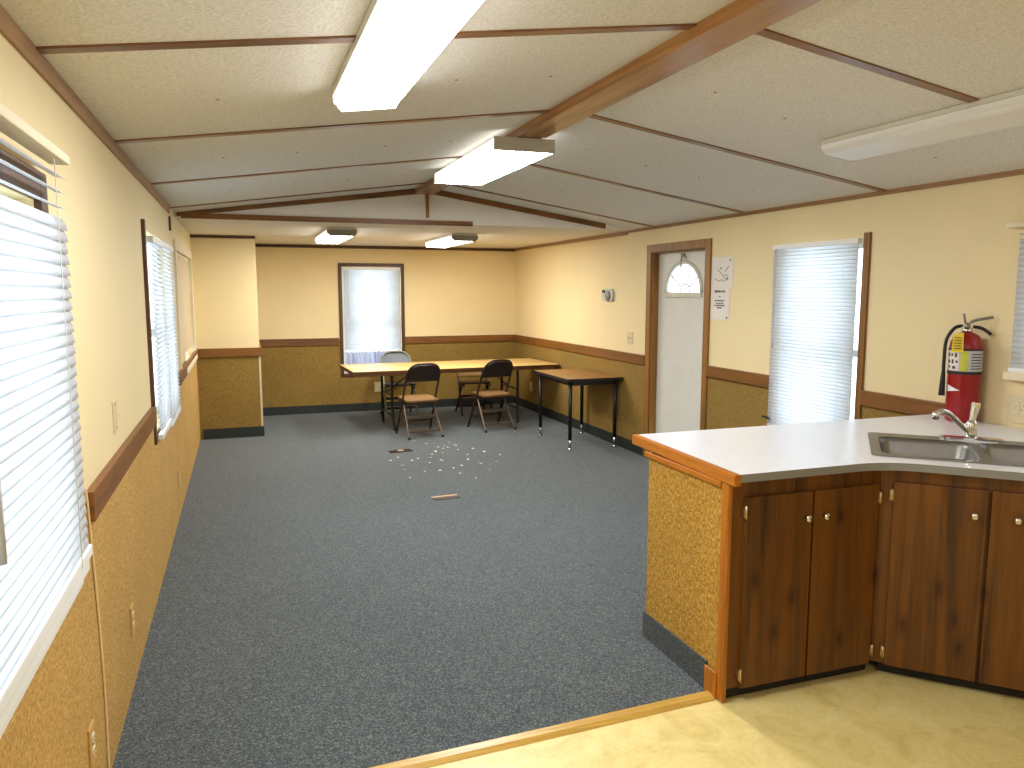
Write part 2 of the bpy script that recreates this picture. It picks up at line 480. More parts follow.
# gable and ceilings
bm = bmesh.new()
slab(bm, [(XL, YG, HW), (XR, YG, HW), (XM, YG, HR), (XL, YG, HL)], (0, 0.06, 0))
struct('wall_gable', bm, M['ceiling_flat'])
bm = bmesh.new()
slab(bm, [(XL - TH, YK, HL - SLL * TH), (XM, YK, HR), (XM, YG + .06, HR), (XL - TH, YG + .06, HL - SLL * TH)], (0, 0, 0.06))
slab(bm, [(XM, YK, HR), (XR + TH, YK, HW - SL * TH), (XR + TH, YG + .06, HW - SL * TH), (XM, YG + .06, HR)], (0, 0, 0.06))
def ceil_z(x): return HR - (x - XM) * SL if x > XM else HR - (XM - x) * SLL
for yy in (1.6, 2.93, 4.27, 5.6):
    for x in (-0.06, 0.34, 0.75, 1.15, 1.95, 2.35, 2.76, 3.17):
        px, py = x + random.uniform(-.04, .04), yy + random.uniform(-.05, .05)
        lathe(bm, [(0.008, 0.001), (0.006, -0.003), (0.001, -0.004)], 8, (px, py, ceil_z(px)), mi=1)
struct('ceiling', bm, [M['ceiling'], M['cap']])
struct('ceiling_far', boxes([((XL - TH, YG + 0.06, HW), (XR + TH, YF + TH, HW + 0.06))]), M['ceiling_flat'])

# ceiling battens, ridge board, crown, gable trims
tn = [1]
def trim(bm, m):
    tn[0] += 1
    return struct('trim_%d' % tn[0], bm, m)
def batten(y, side, w=0.045):
    x0, x1 = (XL, XM - 0.02) if side < 0 else (XM + 0.02, XR)
    bm = bmesh.new()
    slab(bm, [(x0, y - w / 2, ceil_z(x0)), (x1, y - w / 2, ceil_z(x1)), (x1, y + w / 2, ceil_z(x1)), (x0, y + w / 2, ceil_z(x0))], (0, 0, -0.007))
    trim(bm, M['batten'])
for y in (-0.42, 0.93, 2.275, 3.605, 4.935, 6.28):
    batten(y + 0.045 if y < 3 else y, -1); batten(y, 1)
bm = bmesh.new(); box(bm, (XM - 0.108, YK, HR - 0.060), (XM + 0.052, YG, HR - 0.004), 0, 0.004)
trim(bm, M['beam'])
trim(boxes([((XL, YK, HL - 0.052), (XL + 0.010, 6.17, HL + 0.002))], 0.002), M['crown_y'])
trim(boxes([((XL, 6.13, 2.00), (XL + 0.014, 6.16, 2.10))]), M['dark_z'])
trim(boxes([((XR - 0.016, YK, HW - 0.020), (XR, 6.80, HW + 0.002)), ((XR - 0.026, YK, HW - 0.006), (XR - 0.016, 6.80, HW + 0.006))], 0.002), M['crown_y'])
trim(boxes([((XR - 0.016, 6.80, HW - 0.038), (XR, YF, HW - 0.004))], 0.002), M['crown_y'])
trim(boxes([((XB, YF - 0.014, HW - 0.042), (XR, YF, HW - 0.006))]), M['dark_x'])
trim(boxes([((XL, YB - 0.014, HW - 0.034), (XB, YB, HW - 0.004))]), M['dark_x'])
for s in (-1, 1):                                              # rafter trims on the gable
    xe = XL + 0.02 if s < 0 else 3.26
    bm = bmesh.new()
    za = ceil_z(xe)
    slab(bm, [(xe, YG - 0.015, za - 0.002), (XM, YG - 0.015, HR - 0.002), (XM, YG - 0.015, HR - 0.05), (xe, YG - 0.015, max(za - 0.05, HW + .002))], (0, 0.015, 0))
    trim(bm, M['rail_x'])
trim(boxes([((XM - 0.014, YG - 0.012, HW + 0.05), (XM + 0.014, YG, HR - 0.05))]), M['rail_z'])
trim(boxes([((XL + 0.05, YG - 0.02, HW - 0.012), (1.96, YG, HW + 0.03))], 0.003), M['rail_x'])

# chair rails
def rail_y(x_in, sgn, y0, y1):
    x0, x1 = sorted((x_in + sgn * 0.002, x_in + sgn * 0.026))
    trim(boxes([((x0, y0, ZRB), (x1, y1, ZR))], 0.004), M['rail_y'])
rail_y(XL, 1, 2.56, 4.40); rail_y(XL, 1, 6.12, YB - 0.02)
rail_y(XR, -1, 6.39, YF - 0.02); rail_y(XR, -1, 4.57, 5.37); rail_y(XR, -1, 3.07, 3.70)
trim(boxes([((XB + 0.02, YF - 0.026, ZRB), (1.17, YF - 0.002, ZR))], 0.004), M['rail_x'])
trim(boxes([((2.03, YF - 0.026, ZRB), (XR - 0.002, YF - 0.002, ZR))], 0.004), M['rail_x'])
trim(boxes([((XL + 0.002, YB - 0.026, ZRB), (XB + 0.026, YB - 0.002, ZR))], 0.004), M['rail_x'])
trim(boxes([((XB + 0.002, YB - 0.002, ZRB), (XB + 0.026, YF - 0.026, ZR))], 0.004), M['rail_y'])
# base strips
struct('baseboard_far', boxes([((XB, YF - 0.016, 0.0), (XR, YF - 0.002, 0.105))]), M['cove'])
struct('baseboard_corner', boxes([((XL + 0.04, YB - 0.018, 0.0), (XB + 0.018, YB - 0.002, 0.11)), ((XB + 0.002, YB - 0.002, 0), (XB + 0.018, YF - 0.016, 0.11))]), M['cove'])
struct('baseboard_right', boxes([((XR - 0.016, 6.39, 0.0), (XR - 0.002, YF - 0.016, 0.105)), ((XR - 0.016, 3.10, 0.0), (XR - 0.002, 5.37, 0.105))]), M['cove'])

# ------------------------------------------------------------------ windows
def frame_boxes(axis, at, depth, u0, u1, z0, z1, wd):
    """four bars of a rectangular frame lying in a wall plane"""
    out = []
    for a, b, c, d in ((u0, u0 + wd, z0, z1), (u1 - wd, u1, z0, z1), (u0 + wd, u1 - wd, z0, z0 + wd), (u0 + wd, u1 - wd, z1 - wd, z1)):
        lo, hi = sorted((at, at + depth))
        out.append(((lo, a, c), (hi, b, d)) if axis == 'Y' else ((a, lo, c), (b, hi, d)))
    return out
def plate(axis, at, depth, u0, u1, z0, z1):
    lo, hi = sorted((at, at + depth))
    return ((lo, u0, z0), (hi, u1, z1)) if axis == 'Y' else ((u0, lo, z0), (u1, hi, z1))

def window(n, axis, wall, out, hole, casing=None, cmat=None, cw=0.05, mullion=None, sides='lrtb'):
    """sash window in a wall hole; OUT is +1 or -1 away from the room"""
    u0, u1, z0, z1 = hole
    e = struct_empty('window_%d' % n)
    at = wall + out * 0.06
    zm = z0 + (z1 - z0) * 0.47
    fr = frame_boxes(axis, at, out * 0.05, u0, u1, z0, z1, 0.04)
    fr.append(plate(axis, at - out * 0.01, out * 0.05, u0 + 0.04, u1 - 0.04, zm - 0.022, zm + 0.022))
    if mullion: fr.append(plate(axis, at, out * 0.05, mullion - 0.03, mullion + 0.03, z0 + .04, z1 - .04))
    obj('sash', boxes(fr), M['white_frame'], e)
    obj('pane', boxes([plate(axis, at + out * 0.025, out * 0.004, u0 + 0.03, u1 - 0.03, z0 + 0.03, z1 - 0.03)]), M['glass'], e)
    if casing:
        c = []
        if 'l' in sides: c.append(plate(axis, wall, -out * 0.018, u0 - cw, u0, z0 - cw, z1 + cw))
        if 'r' in sides: c.append(plate(axis, wall, -out * 0.018, u1, u1 + cw, z0 - cw, z1 + cw))
        if 't' in sides: c.append(plate(axis, wall, -out * 0.018, u0, u1, z1, z1 + cw))
        if 'b' in sides: c.append(plate(axis, wall, -out * 0.018, u0, u1, z0 - cw, z0))
        obj('casing', boxes(c, 0.003), cmat or M['rail_z'], e)
    return e

e = window(1, 'Y', XL, -1, W1, True, M['dark_z'], 0.07, sides='tr')
obj('sill', boxes([((XL, W1[0] - .05, 0.80), (XL + 0.045, 2.33, 0.86)), ((XL, W1[0] - .05, 0.765), (XL + 0.03, 2.32, 0.80))], 0.006), M['white'], e)
e = window(2, 'Y', XL, -1, W2, True, M['dark_z'], 0.045, mullion=5.10, sides='l')
e = window(3, 'Y', XL, -1, W3, True, M['cream_trim'], 0.075)
obj('sill', boxes([((XL, W3[0] + .35, 0.885), (XL + 0.032, W3[1] + 0.02, 0.93))], 0.005), M['cream_trim'], e)
window(4, 'Y', XR, 1, W4, True, M['rail_z'], 0.047, sides='lb')
window(5, 'X', YF, 1, W5, True, M['dark_z'], 0.045)
e = window(6, 'Y', XR, 1, W6)
obj('sill', boxes([((XR - 0.05, W6[0] - .06, 1.135), (XR, W6[1] + 0.06, 1.175))], 0.005), M['cream_trim'], e)

def blind(label, axis, at, inward, u0, u1, z0, z1, pitch=0.026, width=0.030, tilt=62, openings=(), wand=None, valance=None, sag=None, rail_h=0.03, group='white window blinds', cords=2):
    """mini blind hanging in the plane AT; INWARD is +1/-1 towards the room along the wall normal"""
    um = (u0 + u1) / 2
    loc = (at, um, z1) if axis == 'Y' else (um, at, z1)
    t = thing('window_blind', label, 'blind', loc, group=group)
    def P(u, n, z): return (n * inward, u - um, z) if axis == 'Y' else (u - um, n * inward, z)
    def B(bm, ua, ub, na, nb, za, zb, bev=0.0):
        p, q = P(ua, na, za - z1), P(ub, nb, zb - z1)
        box(bm, tuple(map(min, p, q)), tuple(map(max, p, q)), 0, bev)
    bm = bmesh.new()
    if valance:
        B(bm, u0 - valance, u1 + valance, -0.02, 0.026, z1 - 0.024, z1, 0.004)
    else: B(bm, u0, u1, -0.016, 0.016, z1 - 0.032, z1, 0.003)
    obj('headrail', bm, M['cream_trim'] if valance else M['white'], t)
    bm = bmesh.new(); z = z1 - (0.055 if valance else 0.045); k = 0
    while z > z0 + rail_h + 0.01:
        a = math.radians(tilt)
        if k in openings: a = math.radians(18)
        if sag and z < sag[0]: a = math.radians(random.uniform(*sag[1:]))
        a += math.radians(random.uniform(-2.5, 2.5))
        dn, dz = math.cos(a) * width / 2, math.sin(a) * width / 2
        j = random.uniform(-.002, .002)
        crown = 0.0025
        rows = []
        for s, c in ((-1, 0), (-.35, crown), (.35, crown), (1, 0)):
            n_, z_ = s * dn + c * math.sin(a), z - z1 - s * dz + c * math.cos(a)
            rows.append([bm.verts.new(P(u0 + 0.004 + j, n_, z_)), bm.verts.new(P(u1 - 0.004 + j, n_, z_))])
        for r0, r1 in zip(rows, rows[1:]):
            f = bm.faces.new((r0[0], r0[1], r1[1], r1[0])); f.smooth = True
        z -= pitch * (1.35 if k in openings else 1); k += 1
    bmesh.ops.recalc_face_normals(bm, faces=bm.faces)
    o = obj('slats', bm, M['slat'], t)
    sm = o.modifiers.new('thick', 'SOLIDIFY'); sm.thickness = 0.0008
    bm = bmesh.new(); B(bm, u0, u1, -0.013, 0.013, z0, z0 + rail_h, 0.004)
    obj('bottom_rail', bm, M['white'], t)
    for i in range(cords):
        u = u0 + (u1 - u0) * (0.14 if i == 0 else 0.86 if i == 1 else 0.5)
        bm = bmesh.new()
        tube(bm, [P(u, 0.019, -0.03), P(u, 0.019, z0 - z1 + 0.02)], 0.0011, 6)
        obj('ladder_cord', bm, M['white_frame'], t)
    if wand:
        u, zb, r = wand
        bm = bmesh.new(); tube(bm, [P(u, 0.030, -0.03), P(u, 0.034, zb - z1 + .14)], 0.0025, 8)
        tube(bm, [P(u, 0.034, zb - z1 + .14), P(u, 0.034, zb - z1)], r, 8)
        obj('tilt_wand', bm, M['label_grey'], t)
    return t
blind('wide white slatted blind with its top slats open, nearest on the left wall', 'Y', XL + 0.052, 1, 1.02, 2.27, 0.862, 1.905, 0.0285, 0.0315, 74, (0, 1, 2), (1.42, 1.125, 0.006), -0.03)
blind('narrow white blind in the double left wall window, half nearer the light switch', 'Y', XL + 0.03, 1, 4.50, 5.07, 0.765, 1.855, 0.026, 0.03, 50)
blind('narrow white blind in the double left wall window, half nearer the closed shade', 'Y', XL + 0.03, 1, 5.11, 5.82, 0.735, 1.865, 0.026, 0.03, 50)
blind('tall white blind on the right wall between door and fire extinguisher', 'Y', XR - 0.028, -1, 3.765, 4.565, 0.56, 1.885, 0.024, 0.0265, 78, (), (4.50, 1.17, 0.003))
fb = blind('white blind on the far wall behind the long table, lowest slats ruffled', 'X', YF - 0.012, -1, 1.245, 1.975, 0.775, 1.865, 0.024, 0.0265, 78, (), (1.30, 1.22, 0.003), rail_h=0.014)
bm = bmesh.new(); nx, nz = 72, 5; g = []
ph = [random.uniform(-1, 1) for _ in range(nx + 1)]
for i_ in range(nx + 1):
    g.append([bm.verts.new((-0.362 + 0.724 * i_ / nx + 0.006 * random.uniform(-1, 1), (0.016 * ph[i_] + 0.010 * (1 if i_ % 2 else -1)) * (0.3 + 0.7 * math.sin(PI * (k_ + .5) / (nz + 1))), -1.09 - 0.27 * k_ / nz + random.uniform(-.008, .008))) for k_ in range(nz + 1)])
for i_ in range(nx):
    for k_ in range(nz): bm.faces.new((g[i_][k_], g[i_ + 1][k_], g[i_ + 1][k_ + 1], g[i_][k_ + 1]))
obj('ruffled_slats', bm, M['ruffle'], fb)
blind('small white blind over the kitchen counter, cut by the right photo edge', 'Y', XR - 0.03, -1, 1.72, 2.74, 1.165, 1.895, 0.026, 0.029, 70, (0,), None, 0.06)
# closed shade in the third left wall window
t = thing('window_blind', 'plain beige closed shade in the left wall window nearest the boxed corner', 'blind', (XL - 0.02, 7.44, 1.86))
obj('shade_panel', boxes([((-.006, -0.92, -0.93), (0.006, -0.06, 0.0)), ], 0.002), M['panel'], t)
obj('shade_panel', boxes([((-.006, -0.05, -0.84), (0.006, 0.92, 0.0)), ], 0.002), M['panel'], t)
obj('roller', boxes([((-.012, -0.925, 0.0), (0.012, 0.925, 0.018))], 0.003), M['cream_trim'], t)
# latch on the tall right window
bm = bmesh.new(); box(bm, (-0.012, -0.03, -0.006), (0.0, 0.03, 0.006), 0, 0.002); box(bm, (-0.03, -0.052, -0.004), (-0.004, -0.018, 0.002), 0, 0.001)
o = obj('window_latch', bm, M['black']); o.location = (XR - 0.036, 4.575, 0.665)
tag(o, 'small dark latch at the lower left edge of the tall right blind', 'latch')

# ------------------------------------------------------------------ door
d = struct_empty('door_1', (XR + 0.085, 5.88, 0))
def arch(r, h, n=20): return [(math.cos(PI * k / n) * r, math.sin(PI * k / n) * h) for k in range(n + 1)]
zf, rf, hf = 1.555, 0.275, 0.245
bm = bmesh.new()
yl, yr2, zt = -0.425, 0.425, 1.905
outer = [(yl, 0.015), (yr2, 0.015), (yr2, zt), (yl, zt)]
hole = [(p[0], zf + p[1]) for p in arch(rf, hf)]
holed(bm, outer, [hole], -0.02, 0.02)
rotm = Matrix(((0, 0, 1, 0), (1, 0, 0, 0), (0, 1, 0, 0), (0, 0, 0, 1)))     # plate XY -> wall YZ
leaf = obj('door_leaf', bm, M['door'], d, xf=rotm)
bm = bmesh.new()
slab(bm, [(0.0, p[0] * 1.02, zf + p[1] * 1.02) for p in arch(rf, hf)], (0.004, 0, 0))
obj('fan_light', bm, M['glass'], d)
bm = bmesh.new()
tube(bm, [(-0.024, p[0] * 1.05, zf + p[1] * 1.07) for p in arch(rf, hf)], 0.018, 8)
box(bm, (-0.034, -rf * 1.06, zf - 0.045), (-0.018, rf * 1.06, zf - 0.005), 0, 0.004)
obj('fan_light_frame', bm, M['muntin'], d)
bm = bmesh.new()
for a in (36, 72, 108, 144):
    ca, sa = math.cos(math.radians(a)), math.sin(math.radians(a))
    tube(bm, [(-0.006, 0.075 * ca, zf + 0.07 * sa), (-0.006, rf * ca, zf + hf * sa)], 0.006, 6)
tube(bm, [(-0.006, 0.078 * math.cos(PI * k / 10), zf + 0.07 * math.sin(PI * k / 10)) for k in range(11)], 0.006, 6)
obj('muntins', bm, M['muntin'], d)
x = -0.085
obj('casing', boxes([((x - 0.018, 0.44, 0.0), (x, 0.515, 1.985)), ((x - 0.018, -0.515, 0), (x, -0.44, 1.985)), ((x - 0.018, -0.44, 1.915), (x, 0.44, 1.985))], 0.003), M['rail_z'], d)
obj('jamb', boxes([((x, 0.425, 0.0), (0.03, 0.44, 1.915)), ((x, -0.44, 0), (0.03, -0.425, 1.915)), ((x, -0.425, 1.905), (0.03, 0.425, 1.915))]), M['rail_z'], d)
bm = bmesh.new()
box(bm, (-0.040, -0.012, 1.862), (-0.02, 0.030, 1.890), 0, 0.004)
tube(bm, smooth_path([(-0.04, 0.012, 1.88), (-0.055, -0.05, 1.862), (-0.05, -0.085, 1.845)]), 0.006, 8)
tube(bm, smooth_path([(-0.035, 0.012, 1.868), (-0.040, 0.020, 1.83), (-0.032, 0.022, 1.785)]), 0.007, 8)
obj('door_closer', bm, M['grey'], d)

# ------------------------------------------------------------------ ceiling lights
def light(label, loc, width, length, on='lens_on', roll=0.0, depth=0.078, capm='fixture', boxy=False):
    """wrap-around fluorescent fitting; origin at its mount, long axis Y"""
    t = thing('ceiling_light', label, 'ceiling light', loc, rot=(0, roll, 0), group='ceiling light fittings')
    h = length / 2; w = width / 2
    hw_, hz_ = (w * 0.6, -0.008) if boxy else (w, -0.022)
    obj('housing', boxes([((-hw_, -h + 0.011, hz_), (hw_, h - 0.011, 0.0))], 0.003), M['fixture'], t)
    prof = [(-w, -0.024), (-w + 0.004, -0.045)]
    for k in range(7):
        a = PI * (1 + k / 6 * 0.5); prof.append((-w + 0.04 + 0.034 * math.cos(a), -depth + 0.03 + 0.03 * math.sin(a)))
    if boxy: prof = [(-w + 0.004, -0.010), (-w + 0.004, -depth)]
    prof += [(-x, z) for x, z in reversed(prof)]
    bm = bmesh.new()
    fs = slab(bm, [(x, -h + 0.012, z) for x, z in prof], (0, length - 0.024, 0))
    for f in fs:
        if f.normal.z > -0.55: f.material_index = 1                # ribbed sides of the lens are dimmer
    obj('diffuser', bm, [M[on], M['lens_side'] if on != 'lens_off' else M['lens_off']], t)
    for s in (-1, 1):
        bm = bmesh.new()
        y0, y1 = sorted((s * (h - 0.011), s * h))
        if boxy:
            box(bm, (-w - 0.003, y0, -depth - 0.002), (w + 0.003, y1, -0.003), 0, 0.002); obj('end_cap', bm, M[capm], t); continue
        slab(bm, [(x, y0, z) for x, z in [(-w - 0.003, -0.02), (-w - 0.003, -0.048), (-w + 0.022, -depth - 0.003), (w - 0.022, -depth - 0.003), (w + 0.003, -0.048), (w + 0.003, -0.02)]], (0, y1 - y0, 0))
        obj('end_cap', bm, M[capm], t)
    return t
xa = 0.455; light('lit long ceiling light on the left slope nearest the camera', (xa, 2.29, ceil_z(xa) - 0.002), 0.24, 1.25, 'lens_on', -ANGL)
light('lit ceiling light hung under the end of the ridge beam', (1.487, 4.72, HR - 0.061), 0.345, 1.38, 'lens_mid', 0, 0.074, 'fixture_grey', True)
light('lit small ceiling light on the low far ceiling, left of the pair', (0.90, 7.90, HW - 0.001), 0.27, 1.22, 'lens_far', 0, 0.075, 'grey')
light('lit small ceiling light on the low far ceiling, right of the pair', (2.17, 8.25, HW - 0.001), 0.27, 1.22, 'lens_far', 0, 0.075, 'grey')
xa = 2.765; light('unlit white ceiling light on the right slope above the kitchen counter', (xa, 2.48, ceil_z(xa) - 0.002), 0.225, 1.25, 'lens_off', ANG, 0.062)
xa = 0.9; light('added lit ceiling light, unseen, above the kitchen floor behind the camera', (xa, -0.90, ceil_z(xa) - 0.002), 0.27, 1.25, 'lens_added', -ANGL)  # added lamp out of view, brightens the kitchen floor

# ------------------------------------------------------------------ kitchen units
U = Vector((1, -1, 0)).normalized(); V = Vector((1, 1, 0)).normalized()
AX, AY = 2.397, 2.362                      # inner corner of the cabinet faces
LD = 0.76                                   # length of the diagonal face
BX, BY = AX + U.x * LD, AY + U.y * LD
EX, EB = 1.685, 2.964                       # end of the peninsula, back of the cabinets
def door_part(parent, name, u0, u1, z0, z1, hinge_u, knob_u, frame):
    """frame: matrix taking (u, -depth, z) to the cabinet's own space, depth towards the room"""
    bm = bmesh.new(); box(bm, (u0, -0.018, z0), (u1, 0.0, z1), 0, 0.003)
    dr = obj(name, bm, M['cabinet'], parent, xf=frame)
    bm = bmesh.new(); lathe(bm, [(0.006, -0.018), (0.005, -0.028), (0.014, -0.036), (0.015, -0.042), (0.010, -0.047), (0.001, -0.048)], 14, (knob_u, 0, z1 - 0.10), 'Y')
    obj('knob', bm, M['chrome'], dr, xf=frame)
    for zz in (z0 + 0.055, z1 - 0.055):
        bm = bmesh.new(); box(bm, (hinge_u - 0.007, -0.021, zz - 0.022), (hinge_u + 0.007, -0.001, zz + 0.022), 0, 0.002)
        tube(bm, [(hinge_u, -0.022, zz - 0.026), (hinge_u, -0.022, zz + 0.026)], 0.004, 8)
        obj('hinge', bm, M['brass'], dr, xf=frame)
    return dr
# peninsula
t = thing('base_cabinet', 'brown wood peninsula cabinet with burlap end panel, two doors facing the vinyl', 'cabinet', (0, 0, 0))
bm = bmesh.new()
box(bm, (EX + 0.006, AY + 0.02, 0.0), (EX + 0.024, EB - 0.006, 0.856))
box(bm, (EX + 0.024, EB - 0.024, 0.0), (AX - 0.001, EB - 0.006, 0.856))
box(bm, (AX - 0.018, AY + 0.02, 0.06), (AX - 0.001, EB - 0.024, 0.868))
box(bm, (EX + 0.024, AY + 0.02, 0.04), (AX - 0.018, EB - 0.024, 0.058))
obj('carcass', bm, M['cabinet'], t)
bm = bmesh.new()
box(bm, (EX + 0.01, AY, 0.05), (EX + 0.075, AY + 0.02, 0.856)); box(bm, (AX - 0.035, AY, 0.05), (AX - 0.001, AY + 0.02, 0.868))
box(bm, (EX + 0.075, AY, 0.80), (AX - 0.035, AY + 0.02, 0.868)); box(bm, (EX + 0.075, AY, 0.05), (AX - 0.035, AY + 0.02, 0.065)); box(bm, (2.035, AY, 0.06), (2.06, AY + 0.02, 0.80))
obj('face_frame', bm, M['cabinet'], t)
obj('shaded_toe_kick', boxes([((EX + 0.03, AY + 0.022, 0.0), (AX - 0.001, AY + 0.035, 0.049))]), M['dark'], t)  # near-black colour paints in the shade under the doors
fr = Matrix.Translation((0, AY, 0))
door_part(t, 'door', EX + 0.065, 2.052, 0.05, 0.802, EX + 0.060, 2.020, fr)
door_part(t, 'door', 2.062, AX - 0.020, 0.05, 0.802, AX - 0.015, 2.105, fr)
obj('end_panel', boxes([((EX, AY + 0.040, 0.0), (EX + 0.005, EB, 0.837)), ((EX + 0.005, EB - 0.006, 0), (AX - .001, EB, 0.856))]), M['burlap_gold'], t)
obj('base_strip', boxes([((EX - 0.010, AY + 0.105, 0.0), (EX, EB + 0.010, 0.115)), ((EX, EB, 0), (AX - .001, EB + 0.010, 0.115))]), M['carpet_base'], t)
obj('corner_post', boxes([((EX - 0.008, AY - 0.006, 0.0), (EX + 0.010, AY + 0.040, 0.856)), ((EX - 0.018, AY + 0.030, 0.0), (EX - 0.008, AY + 0.105, 0.105))], 0.004), M['oak_z'], t)
# diagonal sink cabinet
t = thing('base_cabinet', 'brown wood corner cabinet under the sink with diagonal knotty doors', 'cabinet', (0, 0, 0))
bm = bmesh.new()
box(bm, (AX + 0.001, EB - 0.02, 0.0), (XR - 0.02, EB, 0.868)); box(bm, (XR - 0.038, BY + 0.02, 0), (XR - 0.02, EB - 0.02, 0.868))
box(bm, (AX + 0.001, AY + 0.06, 0.0), (AX + 0.018, EB - 0.02, 0.868)); box(bm, (BX + 0.06, BY + 0.001, 0), (XR - 0.02, BY + 0.02, 0.868))
prism(bm, [(AX + 0.02, AY + 0.03), (BX + 0.03, BY + 0.02), (XR - 0.038, BY + 0.02), (XR - 0.038, EB - 0.02), (AX + 0.02, EB - 0.02)], 0.04, 0.058)
obj('carcass', bm, M['cabinet'], t)
fd = Matrix(((U.x, V.x, 0, AX), (U.y, V.y, 0, AY), (0, 0, 1, 0), (0, 0, 0, 1)))
bm = bmesh.new()
box(bm, (0.001, 0, 0.05), (0.058, 0.02, 0.868)); box(bm, (LD - 0.058, 0, 0.05), (LD, 0.02, 0.868))
box(bm, (0.058, 0, 0.80), (LD - 0.058, 0.02, 0.868)); box(bm, (0.058, 0, 0.05), (LD - 0.058, 0.02, 0.065)); box(bm, (0.372, 0, 0.06), (0.386, 0.02, 0.80))
obj('face_frame', bm, M['cabinet'], t, xf=fd)
obj('shaded_toe_kick', boxes([((0.03, 0.03, 0.0), (LD, 0.045, 0.049))]), M['dark'], t, xf=fd)  # dark colour again stands in for shade below the diagonal doors
door_part(t, 'door', 0.050, 0.372, 0.05, 0.815, 0.043, 0.330, fd)
door_part(t, 'door', 0.384, 0.710, 0.05, 0.815, 0.717, 0.470, fd)
# run along the right wall
t = thing('base_cabinet', 'brown wood cabinet run along the right wall beside the sink corner', 'cabinet', (0, 0, 0))
Y0 = 0.35
bm = bmesh.new()
box(bm, (BX + 0.02, Y0, 0.04), (XR - 0.02, Y0 + 0.018, 0.868)); box(bm, (XR - 0.038, Y0 + 0.018, 0), (XR - 0.02, BY - 0.001, 0.868)); box(bm, (BX + 0.02, Y0 + 0.018, 0.04), (XR - 0.038, BY - 0.001, 0.058))
box(bm, (BX + 0.06, Y0 + 0.018, 0), (BX + 0.075, BY - 0.001, 0.04))
obj('carcass', bm, M['cabinet'], t)
bm = bmesh.new()
LR = BY - Y0
fr = Matrix(((0, 1, 0, BX), (-1, 0, 0, BY), (0, 0, 1, 0), (0, 0, 0, 1)))
for a, b, c, d2 in ((0.001, 0.04, 0.035, 0.868), (LR - 0.04, LR, 0.035, 0.868), (0.04, LR - 0.04, 0.80, 0.868), (0.04, LR - 0.04, 0.035, 0.06), (LR / 2 - .02, LR / 2 + .02, 0.06, 0.80)):
    box(bm, (a, 0, c), (b, 0.02, d2))
obj('face_frame', bm, M['cabinet'], t, xf=fr)
for k in range(4):
    q = (LR - 0.06) / 4
    u0 = 0.03 + q * k + 0.006; u1 = u0 + q - 0.012
    door_part(t, 'door', u0, u1, 0.038, 0.815, u0 - 0.004 if k % 2 == 0 else u1 + 0.004, u1 - 0.04 if k % 2 == 0 else u0 + 0.04, fr)

# worktop with a hole for the sink
SP = Vector((2.405, 2.425, 0)); SW, SD = 0.838, 0.545     # sink front left corner, size along its own axes
SA = math.radians(2.5)
US = Matrix.Rotation(SA, 3, 'Z') @ U; VS = Matrix.Rotation(SA, 3, 'Z') @ V
def SK(u, v): p = SP + US * u + VS * v; return (p.x, p.y)
OV = 0.028
CXE = EX + 0.028                                            # white top starts here, oak edge outside it
c1 = (AX - 0.075, AY - OV - 0.012); 
edge = [(CXE + 0.016, 3.155), (CXE - 0.014, AY - OV - 0.012)]
# eased inner bend
p0 = Vector((AX - 0.16, AY - OV - 0.012, 0)); p1 = Vector((AX - 0.012, AY - OV - 0.012, 0)); p2 = p1 + U * 0.15
for k in range(7):
    tt = k / 6; q = p0 * (1 - tt) ** 2 + p1 * 2 * tt * (1 - tt) + p2 * tt * tt; edge.append((q.x, q.y))
pe = p1 + U * (LD + 0.005); edge.append((pe.x, pe.y))
edge += [(BX - OV, BY - 0.05), (BX - OV, Y0 - 0.01), (XR - 0.009, Y0 - 0.01), (XR - 0.009, 3.155)]
hole = [SK(u, v) for u, v in ((0.014, 0.014), (SW - 0.014, 0.014), (SW - 0.014, SD - 0.014), (0.014, SD - 0.014))]
t = thing('countertop', 'off-white laminate countertop with oak end edge, bent around the sink corner', 'countertop', (0, 0, 0))
bm = bmesh.new(); holed(bm, edge, [hole], 0.869, ZC, 0, 1)
obj('top', bm, [M['laminate'], M['laminate_edge']], t)
bm = bmesh.new()
prism(bm, [(CXE - 0.044, AY - OV - 0.022), (CXE - 0.0148, AY - OV - 0.022), (CXE + 0.0155, 3.155), (CXE - 0.014, 3.155)], 0.858, ZC + 0.002)
bmesh.ops.bevel(bm, geom=list(bm.edges), offset=0.003, segments=2, affect='EDGES')
box(bm, (EX - 0.011, AY + 0.045, 0.834), (EX - 0.001, 2.99, 0.8575), 0, 0.003)
obj('edge_trim', bm, M['oak_y'], t)

